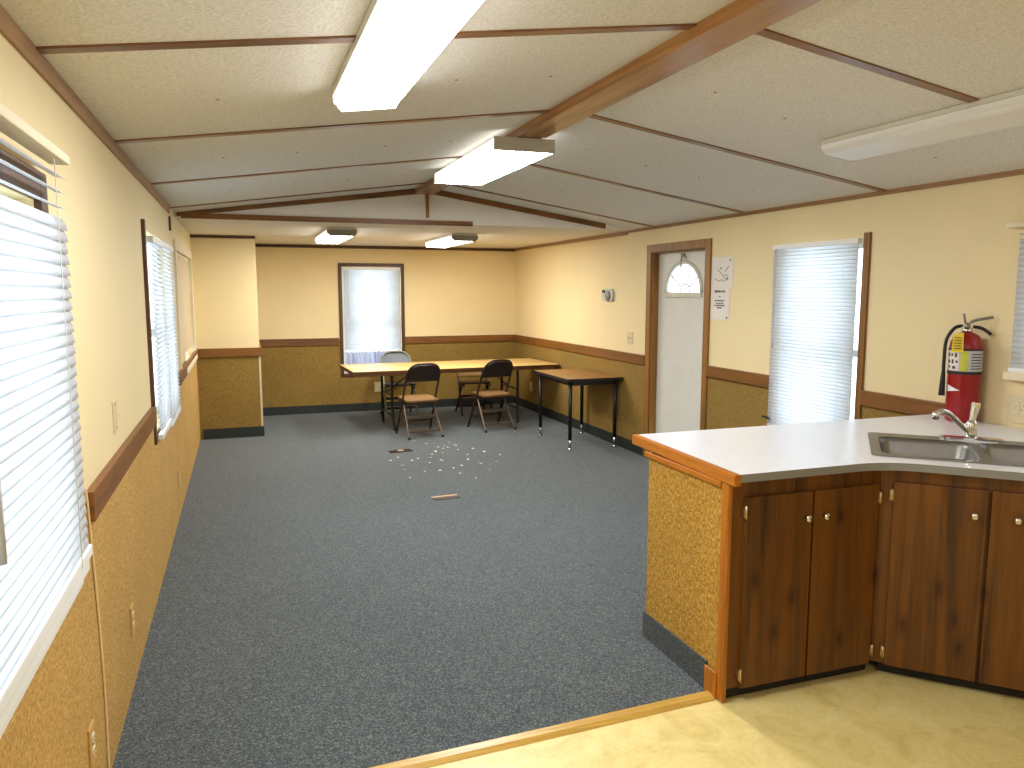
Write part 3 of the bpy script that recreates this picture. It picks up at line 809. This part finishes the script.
# sink
t = thing('kitchen_sink', 'stainless steel double bowl sink set diagonally in the countertop', 'sink', (SP.x, SP.y, ZC + 0.001), -PI / 4 + SA)
bwid = (SW - 0.04 - 0.04 - 0.032) / 2; bdep = SD - 0.035 - 0.095
bowls = [(0.04 + bwid / 2, 0.035 + bdep / 2), (SW - 0.04 - bwid / 2, 0.035 + bdep / 2)]
bm = bmesh.new()
holed(bm, rrect(SW / 2, SD / 2, SW, SD, 0.025), [rrect(x, y, bwid, bdep, 0.05) for x, y in bowls], 0.0, 0.005)
obj('rim', bm, M['steel'], t)
for x, y in bowls:
    bm = bmesh.new(); rings = []
    for z, g, r in ((0.004, 0.0, 0.05), (-0.02, 0.006, 0.05), (-0.13, 0.022, 0.045), (-0.155, 0.05, 0.04), (-0.162, 0.12, 0.03)):
        rings.append([bm.verts.new((p[0], p[1], z)) for p in rrect(x, y, bwid - 2 * g, bdep - 2 * g, r)])
    for a, b in zip(rings, rings[1:]):
        n = len(a)
        for k in range(n): bm.faces.new((a[k], a[(k + 1) % n], b[(k + 1) % n], b[k])).smooth = True
    bm.faces.new(rings[-1]); bmesh.ops.recalc_face_normals(bm, faces=bm.faces); bmesh.ops.reverse_faces(bm, faces=bm.faces)
    o = obj('bowl', bm, M['steel'], t); md = o.modifiers.new('thick', 'SOLIDIFY'); md.thickness = 0.0012; md.offset = -1
    bm = bmesh.new(); lathe(bm, [(0.042, -0.1605), (0.040, -0.158), (0.030, -0.159), (0.028, -0.1605)], 20, (x, y, 0)); obj('drain', bm, M['chrome'], o)
# faucet on the sink's rear deck
fx, fy = SK(SW / 2 - 0.002, SD - 0.047)
t = thing('faucet', 'chrome single lever faucet on the rear edge of the sink', 'faucet', (fx, fy, ZC + 0.0065), -PI / 4 + SA)
bm = bmesh.new(); prism(bm, rrect(0, 0, 0.25, 0.055, 0.026), 0.0, 0.012); obj('base_plate', bm, M['chrome'], t)
bm = bmesh.new(); lathe(bm, [(0.026, 0.012), (0.024, 0.03), (0.022, 0.055), (0.023, 0.075), (0.017, 0.088), (0.003, 0.092)], 20); obj('body', bm, M['chrome'], t)
bm = bmesh.new()
tube(bm, smooth_path([(-0.012, -0.008, 0.035), (-0.05, -0.045, 0.075), (-0.10, -0.085, 0.125), (-0.132, -0.105, 0.138), (-0.152, -0.118, 0.126)]), 0.012, 12)
obj('spout', bm, M['chrome'], t)
bm = bmesh.new(); lathe(bm, [(0.006, -0.022), (0.015, -0.018), (0.016, 0.0), (0.013, 0.012), (0.003, 0.015)], 16, (-0.156, -0.120, 0.123)); obj('aerator', bm, M['chrome'], t)
bm = bmesh.new(); tube(bm, smooth_path([(0.0, 0.0, 0.085), (0.005, 0.006, 0.115), (0.011, 0.010, 0.15), (0.014, 0.012, 0.168)]), 0.01, 12, radii=[0.012 + 0.006 * min(1, k / 12) for k in range(19)]); obj('lever', bm, M['chrome'], t)

# ------------------------------------------------------------------ fire extinguisher on the worktop
t = thing('fire_extinguisher', 'red fire extinguisher with yellow tag standing by the right wall behind the sink', 'fire extinguisher', (3.492, 2.94, ZC + 0.001), math.radians(-142)); t.scale = (0.92, 0.92, 1.04)
R = 0.083
bm = bmesh.new(); lathe(bm, [(0.072, 0.0), (R - 0.003, 0.006), (R, 0.015), (R, 0.365), (R - 0.006, 0.395), (0.062, 0.422), (0.038, 0.436), (0.024, 0.44)], 36); obj('cylinder', bm, M['red'], t)
bm = bmesh.new(); lathe(bm, [(0.026, 0.44), (0.026, 0.456), (0.019, 0.46), (0.019, 0.485), (0.012, 0.49)], 18); box(bm, (-0.018, -0.028, 0.456), (0.018, 0.02, 0.486), 0, 0.004); obj('valve', bm, M['chrome'], t)
# in this thing's own frame +X faces the room, Y runs sideways
bm = bmesh.new()
tube(bm, smooth_path([(0.0, -0.01, 0.488), (0.0, -0.05, 0.502), (0.0, -0.12, 0.515)]), 0.007, 8)
obj('top_lever', bm, M['steel'], t)
bm = bmesh.new(); tube(bm, smooth_path([(0, -0.02, 0.468), (0, -0.07, 0.46), (0, -0.115, 0.43)]), 0.008, 8); obj('carry_handle', bm, M['black'], t)
bm = bmesh.new(); tube(bm, [(0.0, 0.012, 0.488), (0.0, 0.022, 0.53)], 0.006, 8); lathe(bm, [(0.014, 0.02), (0.016, 0.024), (0.015, 0.034), (0.002, 0.035)], 14, (0, 0, 0.47), 'X'); obj('pin_and_gauge', bm, M['steel'], t)
bm = bmesh.new(); tube(bm, smooth_path([(0.005, 0.02, 0.47), (0.02, 0.06, 0.46), (0.03, 0.096, 0.40), (0.034, 0.101, 0.30), (0.036, 0.100, 0.235)]), 0.009, 10)
hz = obj('hose', bm, M['black'], t)
bm = bmesh.new(); tube(bm, [(0.036, 0.100, 0.245), (0.036, 0.101, 0.205), (0.036, 0.102, 0.125)], 0.01, 12, radii=[0.010, 0.013, 0.017]); obj('nozzle', bm, M['black'], hz)
def wrap(a0, a1, z0, z1, r, n=14):
    bm = bmesh.new(); cols = []
    for k in range(n + 1):
        a = math.radians(a0 + (a1 - a0) * k / n)
        cols.append([bm.verts.new((rr * math.cos(a), rr * math.sin(a), z)) for rr, z in ((r, z0), (r, z1), (r - 0.0008, z1), (r - 0.0008, z0))])
    for a, b in zip(cols, cols[1:]):
        for i in range(4): bm.faces.new((a[i], a[(i + 1) % 4], b[(i + 1) % 4], b[i]))
    bm.faces.new(cols[0]); bm.faces.new(cols[-1][::-1]); bmesh.ops.recalc_face_normals(bm, faces=bm.faces)
    return bm
lb = obj('instruction_label', wrap(-88, 78, 0.252, 0.352, R + 0.0012, 24), M['label_grey'], t)
obj('label_field', wrap(18, 76, 0.256, 0.348, R + 0.0020), M['paper'], lb)
obj('label_field', wrap(-12, 14, 0.254, 0.350, R + 0.0020), M['lime'], lb)
bm = bmesh.new()
for a0, z0, w_, h_ in ((62, .30, 10, .02), (46, .305, 9, .012), (30, .30, 8, .02), (60, .27, 12, .016), (42, .268, 8, .02), (26, .272, 7, .012), (58, .245, 10, .012), (36, .242, 12, .014)):
    b2 = wrap(a0 - w_ / 2, a0 + w_ / 2, z0 + .02, z0 + h_ + .02, R + 0.0027, 3)
    me = bpy.data.meshes.new('tmp'); b2.to_mesh(me); b2.free(); bm.from_mesh(me); bpy.data.meshes.remove(me)
obj('label_print', bm, M['ink'], lb); bm = bmesh.new()
for j in range(6):
    b2 = wrap(-70, -22, 0.263 + j * 0.014, 0.268 + j * 0.014, R + 0.0020, 6)
    me = bpy.data.meshes.new('tmp'); b2.to_mesh(me); b2.free(); bm.from_mesh(me); bpy.data.meshes.remove(me)
obj('label_print', bm, M['ink'], lb)
obj('band', wrap(-180, 180, 0.236, 0.251, R + 0.002, 40), M['black'], t)
obj('band', wrap(-180, 180, 0.354, 0.362, R + 0.0015, 40), M['black'], t)
bm = bmesh.new()                                             # white pointed mark
n = 8; top = []; bot = []
for k in range(n + 1):
    a = math.radians(62 - 52 * k / n); f = 1 - k / n
    top.append(bm.verts.new(((R + .001) * math.cos(a), (R + .001) * math.sin(a), 0.160 + 0.024 * f))); bot.append(bm.verts.new(((R + .001) * math.cos(a), (R + .001) * math.sin(a), 0.158 - 0.010 * f)))
for k in range(n): bm.faces.new((top[k], bot[k], bot[k + 1], top[k + 1]))
obj('white_mark', bm, M['white'], t)
bm = bmesh.new()
slab(bm, [(0.078, 0.012, 0.440), (0.070, 0.062, 0.430), (0.089, 0.066, 0.345), (0.093, 0.008, 0.345)], (0.0015, 0, 0))
tg = obj('inspection_tag', bm, M['yellow'], t)
bm = bmesh.new()
for j in range(5): box(bm, (0.0805 + .0028 * (4 - j) - .001, 0.018, 0.362 + j * 0.013), (0.0845 + .0028 * (4 - j), 0.056, 0.365 + j * 0.013))
obj('tag_print', bm, M['ink'], tg)
bm = bmesh.new(); tube(bm, smooth_path([(0.075, 0.035, 0.438), (0.05, 0.03, 0.46), (0.012, 0.012, 0.475)]), 0.0015, 6); obj('tag_string', bm, M['white'], tg)

def mirror_y(o):
    if o.type == 'MESH':
        o.data.transform(Matrix.Scale(-1, 4, (0, 1, 0))); o.data.flip_normals()
    for c in o.children: mirror_y(c)
mirror_y(t)

# ------------------------------------------------------------------ folding chairs
def make_chair(label, backm, seatm, framem, legm, loc, rz, back_top=0.80, group='folding chairs at the long table'):
    """steel folding chair facing +Y"""
    t = thing('folding_chair', label, 'chair', loc, rz, group)
    H, w = back_top, 0.185
    def side(z): return 0.20 - z / H * 0.42               # the long frame leans back
    bm = bmesh.new()
    pts = [(-w - .012, side(0.0), 0.0), (-w - .008, side(.2), .2), (-w, side(.42), .42), (-w, side(H - .14), H - .14), (-w + .02, side(H - .06), H - .06), (-w + .075, side(H - .012), H - .012), (0, side(H), H)]
    full = pts + [(-x, y, z) for x, y, z in reversed(pts[:-1])]
    tube(bm, smooth_path(full, 4), 0.012, 8)
    obj('frame', bm, framem, t)
    for s in (-1, 1):
        bm = bmesh.new(); tube(bm, smooth_path([(s * (w + .005), -0.225, 0.0), (s * (w - .006), -0.12, 0.155), (s * (w - .02), 0.03, 0.375)], 4), 0.012, 8)
        obj('leg', bm, legm, t)
        bm = bmesh.new(); lathe(bm, [(0.014, 0.0), (0.014, 0.02), (0.011, 0.026)], 10, (s * (w + .005), -0.225, 0)); obj('foot_cap', bm, M['black'], t)
    for zz, yy, ww in ((0.075, -0.174, w), (0.215, -0.079, w - .008)):
        bm = bmesh.new(); box(bm, (-ww, yy - 0.006, zz - 0.016), (ww, yy + 0.006, zz + 0.016), 0, 0.004); obj('stretcher', bm, legm, t)
    bm = bmesh.new(); tube(bm, [(-w - .008, side(.14), .14), (w + .008, side(.14), .14)], 0.008, 8); obj('stretcher', bm, framem, t)
    bm = bmesh.new()
    prism(bm, rrect(0, 0.02, 0.365, 0.375, 0.06), -0.012, 0.006)
    bmesh.ops.bevel(bm, geom=[e for e in bm.edges if abs(e.verts[0].co.z - e.verts[1].co.z) < 1e-6], offset=0.004, segments=2, affect='EDGES')
    obj('seat', bm, seatm, t, xf=Matrix.Translation((0, 0, 0.405)) @ Matrix.Rotation(math.radians(3), 4, 'X'))
    for s in (-1, 1):
        bm = bmesh.new(); box(bm, (s * 0.165 - 0.008, -0.15, 0.362), (s * 0.165 + 0.008, 0.19, 0.388), 0, 0.003); obj('seat_rail', bm, framem, t)
    bm = bmesh.new(); box(bm, (-0.157, -0.155, 0.358), (0.157, -0.140, 0.386), 0, 0.003); obj('seat_rail', bm, framem, t)
    # backrest: curved sheet with rounded top corners
    bm = bmesh.new(); nx, nz = 14, 8; grid = []
    z0 = H - 0.195
    for i in range(nx + 1):
        u = -1 + 2 * i / nx
        ztop = H - 0.012 - 0.105 * max(0, (abs(u) - 0.35) / 0.65) ** 2.4
        col = []
        for j in range(nz + 1):
            z = z0 + (ztop - z0) * j / nz
            col.append(bm.verts.new((u * (w + 0.004), side(z) - 0.004 - 0.028 * (1 - u * u), z)))
        grid.append(col)
    for i in range(nx):
        for j in range(nz):
            bm.faces.new((grid[i][j], grid[i + 1][j], grid[i + 1][j + 1], grid[i][j + 1])).smooth = True
    o = obj('backrest', bm, backm, t); md = o.modifiers.new('thick', 'SOLIDIFY'); md.thickness = 0.008; md.offset = 0
    for s in (-1, 1):
        bm = bmesh.new()
        slab(bm, [(s * (w + .002), side(.41) - .01, .41), (s * (w + .002), side(.41) + .02, .37), (s * (w + .002), 0.05, .385), (s * (w + .002), 0.05, .40)], (-s * 0.006, 0, 0))
        obj('seat_bracket', bm, framem, t)
    return t
c1 = make_chair('dark brown folding chair with tan seat, left of the two before the long table', M['chair'], M['seat'], M['chair'], M['chair_leg'], (1.785, 8.17, 0), math.radians(7))
c2 = copy_tree(c1); c2.location = (2.66, 8.32, 0); c2.rotation_euler = (0, 0, math.radians(11))
c2['label'] = 'dark brown folding chair before the long table, nearer the brown side table'
make_chair('folding chair with slate grey pale-rimmed back behind the long table by the window', M['slate'], M['black'], M['grey'], M['chair'], (1.83, 9.52, 0), PI)
make_chair('low folding chair with tan back seen through under the long table', M['tan_back'], M['chair'], M['chair'], M['chair'], (2.78, 9.42, 0), PI - 0.05, 0.655)

# ------------------------------------------------------------------ tables
t = thing('folding_table', 'long tan laminate folding table in front of the far window', 'table', (2.31, 8.83, 0), math.radians(2.2))
ZT = 0.70; L2, D2 = 1.22, 0.46
bm = bmesh.new(); box(bm, (-L2, -D2, ZT - 0.02), (L2, D2, ZT), 0, 0.003); top = obj('tabletop', bm, M['table_top'], t)
bm = bmesh.new()
for a, b in (((-L2 - .004, -D2 - .004, ZT - .024), (L2 + .004, -D2, ZT - .002)), ((-L2 - .004, D2, ZT - .024), (L2 + .004, D2 + .004, ZT - .002)), ((-L2 - .004, -D2, ZT - .024), (-L2, D2, ZT - .002)), ((L2, -D2, ZT - .024), (L2 + .004, D2, ZT - .002))): box(bm, a, b)
obj('edge_band', bm, M['dark_x'], top)
bm = bmesh.new()
for y in (-D2 + 0.05, D2 - 0.07): box(bm, (-L2 + .03, y, ZT - 0.06), (L2 - .03, y + 0.02, ZT - 0.021))
for x in (-L2 + .03, L2 - .05): box(bm, (x, -D2 + .07, ZT - 0.06), (x + .02, D2 - .07, ZT - 0.021))
obj('apron', bm, M['table_edge'], t)
for sx in (-1, 1):
    xx = sx * 0.76
    for sy in (-1, 1):
        bm = bmesh.new(); tube(bm, smooth_path([(xx, sy * 0.27, ZT - 0.03), (xx, sy * 0.27, 0.25), (xx - sx * 0.01, sy * 0.29, 0.08), (xx - sx * .02, sy * 0.31, 0.0)], 4), 0.015, 10); obj('leg', bm, M['blackmetal'], t)
    bm = bmesh.new(); tube(bm, [(xx, -0.27, 0.17), (xx, 0.27, 0.17)], 0.010, 8); obj('crossbar', bm, M['blackmetal'], t); bm = bmesh.new(); tube(bm, [(xx, -0.27, ZT - 0.05), (xx, 0.27, ZT - 0.05)], 0.010, 8); obj('crossbar', bm, M['blackmetal'], t)
    bm = bmesh.new(); tube(bm, [(xx, 0, 0.40), (xx - sx * 0.34, 0, ZT - 0.03)], 0.008, 8); tube(bm, [(xx, -0.27, 0.40), (xx, 0.27, 0.40)], 0.008, 8); obj('folding_brace', bm, M['blackmetal'], t)

t = thing('side_table', 'small brown wood-top table with black chrome-footed legs against the right wall', 'table', (3.262, 7.28, 0), 0)
ZS = 0.715; LX, LY = 0.30, 0.455
bm = bmesh.new(); box(bm, (-LX, -LY, ZS - 0.026), (LX, LY, ZS), 0, 0.003); top = obj('tabletop', bm, M['desk_top'], t)
bm = bmesh.new()
for a, b in (((-LX - .004, -LY - .004, ZS - .03), (LX + .004, -LY, ZS - .003)), ((-LX - .004, LY, ZS - .03), (LX + .004, LY + .004, ZS - .003)), ((-LX - .004, -LY, ZS - .03), (-LX, LY, ZS - .003)), ((LX, -LY, ZS - .03), (LX + .004, LY, ZS - .003))): box(bm, a, b)
obj('edge_band', bm, M['black'], top)
bm = bmesh.new()
for y in (-LY + .05, LY - .06): box(bm, (-LX + .05, y, ZS - .075), (LX - .05, y + .012, ZS - .027))
for x in (-LX + .05, LX - .062): box(bm, (x, -LY + .062, ZS - .075), (x + .012, LY - .06, ZS - .027))
obj('apron', bm, M['blackmetal'], t)
for sx in (-1, 1):
    for sy in (-1, 1):
        px, py = sx * (LX - 0.055), sy * (LY - 0.055)
        bm = bmesh.new(); tube(bm, [(px, py, ZS - 0.03), (px, py, 0.10)], 0.019, 12); lg = obj('leg', bm, M['blackmetal'], t)
        bm = bmesh.new(); tube(bm, [(px, py, 0.11), (px, py, 0.02)], 0.0135, 12); lathe(bm, [(0.02, 0.0), (0.02, 0.008), (0.012, 0.022)], 12, (px, py, 0)); obj('foot', bm, M['chrome'], lg)
        bm = bmesh.new()
        slab(bm, [(px, py - sy * .016, ZS - .03), (px, py - sy * .09, ZS - .03), (px, py - sy * .016, ZS - .14)], (0.004, 0, 0)); obj('gusset', bm, M['blackmetal'], lg)

# ------------------------------------------------------------------ wall plates and small things
def wall_plate(name, label, cat, loc, rz, w, h, kind='outlet', group=None, m='beige'):
    """plate in the XZ plane facing -Y before rotation"""
    t = thing(name, label, cat, loc, rz, group)
    obj('plate', boxes([((-w / 2, -0.007, -h / 2), (w / 2, 0, h / 2))], 0.002), M[m], t)
    if kind == 'outlet':
        n = 2 if w > 0.09 else 1
        for i in range(n):
            cx = (i - (n - 1) / 2) * 0.046
            for s in (-1, 1):
                bm = bmesh.new(); prism(bm, rrect(0, 0, 0.030, 0.026, 0.009, 3), 0, 0.003)
                r_ = obj('receptacle', bm, M['cream_trim'], t, xf=Matrix.Translation((cx, -0.007, s * 0.02)) @ Matrix.Rotation(PI / 2, 4, 'X'))
                bm = bmesh.new()
                for q in (-0.006, 0.006): box(bm, (cx + q - 0.001, -0.0106, s * 0.02 - 0.004), (cx + q + 0.001, -0.0098, s * 0.02 + 0.005))
                box(bm, (cx - 0.002, -0.0106, s * 0.02 - 0.011), (cx + 0.002, -0.0098, s * 0.02 - 0.008))
                obj('slots', bm, M['dark'], r_)
    else:
        n = 2 if w > 0.09 else 1
        for i in range(n):
            cx = (i - (n - 1) / 2) * 0.046
            bm = bmesh.new(); slab(bm, [(cx - 0.005, -0.007, -0.012), (cx - 0.005, -0.019, 0.006), (cx - 0.005, -0.016, 0.012), (cx - 0.005, -0.007, 0.012)], (0.01, 0, 0)); obj('toggle', bm, M['cream_trim'], t)
    bm = bmesh.new()
    for z in ((0,) if kind == 'outlet' else (-h * .36, h * .36)): lathe(bm, [(0.0035, -0.007), (0.003, -0.0085)], 8, (0, 0, z), 'Y')
    obj('screw', bm, M['steel'], t)
    return t
LWz, RWz = PI / 2, -PI / 2
wall_plate('light_switch', 'beige light switch on the left wall beside the nearest blind', 'light switch', (XL, 3.20, 1.10), LWz, 0.072, 0.118, 'switch', 'wall plates')
wall_plate('light_switch', 'pale light switch under the thermostat, left of the door', 'light switch', (XR, 6.72, 1.11), RWz, 0.115, 0.118, 'switch', 'wall plates')
wall_plate('wall_outlet', 'low outlet on the left wall burlap nearest the camera', 'outlet', (XL + 0.006, 2.38, 0.26), LWz, 0.072, 0.118, group='wall plates', m='tan_plate')
wall_plate('wall_outlet', 'low outlet on the left wall burlap between cable and double window', 'outlet', (XL + 0.006, 3.27, 0.265), LWz, 0.072, 0.118, group='wall plates', m='tan_plate')
wall_plate('wall_outlet', 'low outlet on the left wall burlap below the double window', 'outlet', (XL + 0.006, 5.75, 0.275), LWz, 0.072, 0.118, group='wall plates', m='tan_plate')
wall_plate('wall_outlet', 'beige outlet low on the far wall under the window', 'outlet', (1.655, YF - 0.006, 0.31), 0, 0.082, 0.13, group='wall plates')
wall_plate('wall_outlet', 'low outlet on the right wall between long table and side table', 'outlet', (XR - 0.006, 9.43, 0.31), RWz, 0.082, 0.12, group='wall plates')
wall_plate('wall_outlet', 'large outlet plate above the kitchen counter below the right blind', 'outlet', (XR, 2.685, 0.99), RWz, 0.145, 0.135, group='wall plates')
# thermostat
t = thing('thermostat', 'small round-cornered thermostat on the right wall left of the door', 'thermostat', (XR, 7.19, 1.525), RWz)
bm = bmesh.new(); prism(bm, rrect(0, 0, 0.24, 0.125, 0.045), 0, 0.028); obj('body', bm, M['label_grey'], t, xf=Matrix.Rotation(PI / 2, 4, 'X'))
bm = bmesh.new(); lathe(bm, [(0.05, -0.028), (0.052, -0.036), (0.044, -0.046), (0.01, -0.048)], 24, (0.03, 0, -0.008), 'Y'); obj('dial', bm, M['grey'], t)
bm = bmesh.new(); box(bm, (-0.10, -0.034, 0.022), (-0.045, -0.026, 0.05), 0, 0.002); obj('display', bm, M['dark'], t)
# notices beside the door
t = thing('paper_notice', 'upper white paper with a faint drawing pinned right of the door', 'notice', (XR - 0.0015, 5.215, 1.715), RWz, 'paper notices by the door')
obj('sheet', boxes([((-0.145, -0.001, -0.118), (0.145, 0.0005, 0.118))]), M['paper'], t)
bm = bmesh.new()
for p in ([(-.06, .02), (-.03, .0), (.0, -.02), (.04, -.055)], [(.04, .0), (.07, .03), (.09, .045)], [(.02, -.03), (.06, -.02), (.08, -.06)], [(-.1, -.05), (-.05, -.07), (.0, -.06), (.05, -.075)]):
    tube(bm, [(x, -0.0015, z) for x, z in p], 0.0028, 5)
lathe(bm, [(0.010, -0.001), (0.009, -0.003)], 10, (-0.02, 0, 0.028), 'Y')
lathe(bm, [(0.011, -0.001), (0.009, -0.003)], 10, (0.062, 0, -0.055), 'Y')
obj('drawing', bm, M['pencil'], t)
bm = bmesh.new()
for x in (0.105,): lathe(bm, [(0.007, -0.001), (0.008, -0.006), (0.004, -0.010)], 10, (x, 0, 0.09), 'Y')
obj('push_pin', bm, M['steel'], t)
t = thing('paper_notice', 'lower white paper with dark heading and text lines pinned right of the door', 'notice', (XR - 0.0015, 5.235, 1.468), RWz, 'paper notices by the door')
obj('sheet', boxes([((-0.125, -0.001, -0.128), (0.125, 0.0005, 0.128))]), M['paper'], t)
bm = bmesh.new()
for cx, z, w_, h_ in ((0, 0.095, 0.15, 0.017), (0.0, 0.055, 0.03, 0.008), (-0.005, 0.022, 0.13, 0.011), (0.0, 0.0, 0.10, 0.009), (-0.003, -0.016, 0.14, 0.010), (0.0, -0.034, 0.07, 0.010)):
    n = max(1, int(w_ / 0.028)); q = w_ / n
    for k in range(n):
        x0 = cx - w_ / 2 + k * q
        box(bm, (x0, -0.0022, z - h_ / 2), (x0 + q * random.uniform(.62, .88), -0.001, z + h_ / 2))
obj('print', bm, M['ink'], t)
bm = bmesh.new(); lathe(bm, [(0.007, -0.001), (0.008, -0.006), (0.004, -0.010)], 10, (0.10, 0, -0.11), 'Y'); obj('push_pin', bm, M['steel'], t)
# cable down the left wall
bm = bmesh.new()
tube(bm, smooth_path([(XL + 0.009, 2.535, 0.985), (XL + 0.010, 2.545, 0.93), (XL + 0.010, 2.565, 0.80), (XL + 0.010, 2.605, 0.50), (XL + 0.010, 2.615, 0.25), (XL + 0.010, 2.60, 0.06), (XL + 0.016, 2.59, 0.012)], 5), 0.0038, 8)
tag(obj('wall_cable', bm, M['cord']), 'thin cream cable running down the left wall burlap beside the nearest window', 'cable')
# floor registers
def register(label, loc, rz, L=0.205, W=0.095, worn=False):
    t = thing('floor_register', label, 'floor vent', loc, rz, 'floor vents in the carpet')
    obj('frame', boxes([((-L / 2, -W / 2, 0), (L / 2, -W / 2 + .008, .005)), ((-L / 2, -W / 2 + .008, 0), (-L / 2 + .007, W / 2 - .026, .005)), ((L / 2 - .007, -W / 2 + .008, 0), (L / 2, W / 2 - .026, .005))], 0.0015), M['register'], t)
    obj('back_edge', boxes([((-L / 2, W / 2 - .026, 0), (L / 2, W / 2,   .005))], 0.0015), M['register' if worn else 'tan_metal'], t)
    bm = bmesh.new(); box(bm, (-L / 2 + .007, -W / 2 + .008, 0.0), (L / 2 - .007, W / 2 - .026, 0.002))
    for k in range(9):
        x = -L / 2 + .026 + k * (L - .052) / 8
        box(bm, (x - .003, -W / 2 + .008, 0.002), (x + .003, W / 2 - .026, 0.004))
    obj('grille', bm, M['register'], t)
    if worn: obj('broken_patch', boxes([((-0.025, -0.03, 0.0055), (0.03, 0.025, 0.009))], 0.003), M['tan_metal'], t)
    return t
register('brown floor vent in the carpet nearest the camera', (1.415, 5.57, 0.001), math.radians(3))
register('worn brown floor vent in the carpet nearest the folding chairs', (1.42, 7.38, 0.001), math.radians(8), 0.22, 0.11, True)
# scraps on the carpet
flakes = []
for k in range(5):
    bm = bmesh.new(); n = random.randint(5, 7)
    slab(bm, [(0.016 * random.uniform(.5, 1.1) * math.cos(2 * PI * i / n), 0.022 * random.uniform(.5, 1.1) * math.sin(2 * PI * i / n), 0.002 + 0.006 * random.random()) for i in range(n)], (0, 0, 0.003))
    flakes.append(bm)
px = [(414, 441), (426.5, 444), (444.5, 446), (449.5, 443), (454, 444.5), (435.5, 452), (442.5, 453), (441, 460.5), (443, 461.5), (453.5, 468.5), (429.5, 463), (467.5, 455), (468, 460), (476, 478.5), (390.5, 461), (412, 461), (405, 470), (443, 449), (431, 458), (458, 450), (484, 452), (438, 447.5), (402, 466), (496, 462), (448, 448), (456, 446), (432, 455), (462, 466), (425, 472), (490, 470), (418, 459), (398, 458), (460, 474), (434, 444), (473, 449), (481, 464), (410, 478), (440, 471), (500, 455)]
first = {}
CAM = dict(yaw=math.radians(19.304), pitch=math.radians(-6.92), f=768.92, hc=1.569)
def ground(u, v):
    """where a photo pixel meets the floor"""
    x, y = (u - 512) / CAM['f'], (384 - v) / CAM['f']
    cy, sy, cp, sp = math.cos(CAM['yaw']), math.sin(CAM['yaw']), math.cos(CAM['pitch']), math.sin(CAM['pitch'])
    f = Vector((sy * cp, cy * cp, sp)); r = Vector((cy, -sy, 0)); up = r.cross(f)
    d_ = f + r * x + up * y
    return d_ * (-CAM['hc'] / d_.z)
for i, (u, v) in enumerate(px):
    k = i % 5
    if k not in first:
        o = obj('paper_scrap', flakes[k], M['paper']); first[k] = o
    else:
        o = first[k].copy(); C.objects.link(o)
    g = ground(u, v)
    s = random.uniform(.4, .95)
    o.location = (g.x, g.y, 0.001); o.rotation_euler = (0, 0, random.uniform(0, 6)); o.scale = (s, s, s)
    tag(o, 'tiny white paper scrap on the carpet between chairs and floor vents', 'scrap', 'white scraps on the carpet')

# ------------------------------------------------------------------ daylight, camera
w = bpy.data.worlds.new('daylight'); bpy.context.scene.world = w; w.use_nodes = True
bg = w.node_tree.nodes['Background']; bg.inputs[0].default_value = (0.74, 0.865, 1.0, 1); bg.inputs[1].default_value = 1.35

cd = bpy.data.cameras.new('camera'); co = bpy.data.objects.new('camera', cd); C.objects.link(co)
cd.sensor_fit = 'HORIZONTAL'; cd.sensor_width = 36.0; cd.lens = CAM['f'] / 1024 * 36.0
cd.clip_start = 0.02
co.location = (0, 0, CAM['hc'])
co.rotation_euler = (PI / 2 + CAM['pitch'], 0, -CAM['yaw'])
sc = bpy.context.scene; sc.camera = co
sc.view_settings.view_transform = 'Standard'; sc.view_settings.look = 'None'
sc.view_settings.exposure = 1.8; sc.view_settings.gamma = 1.0
sc.view_settings.use_curve_mapping = False
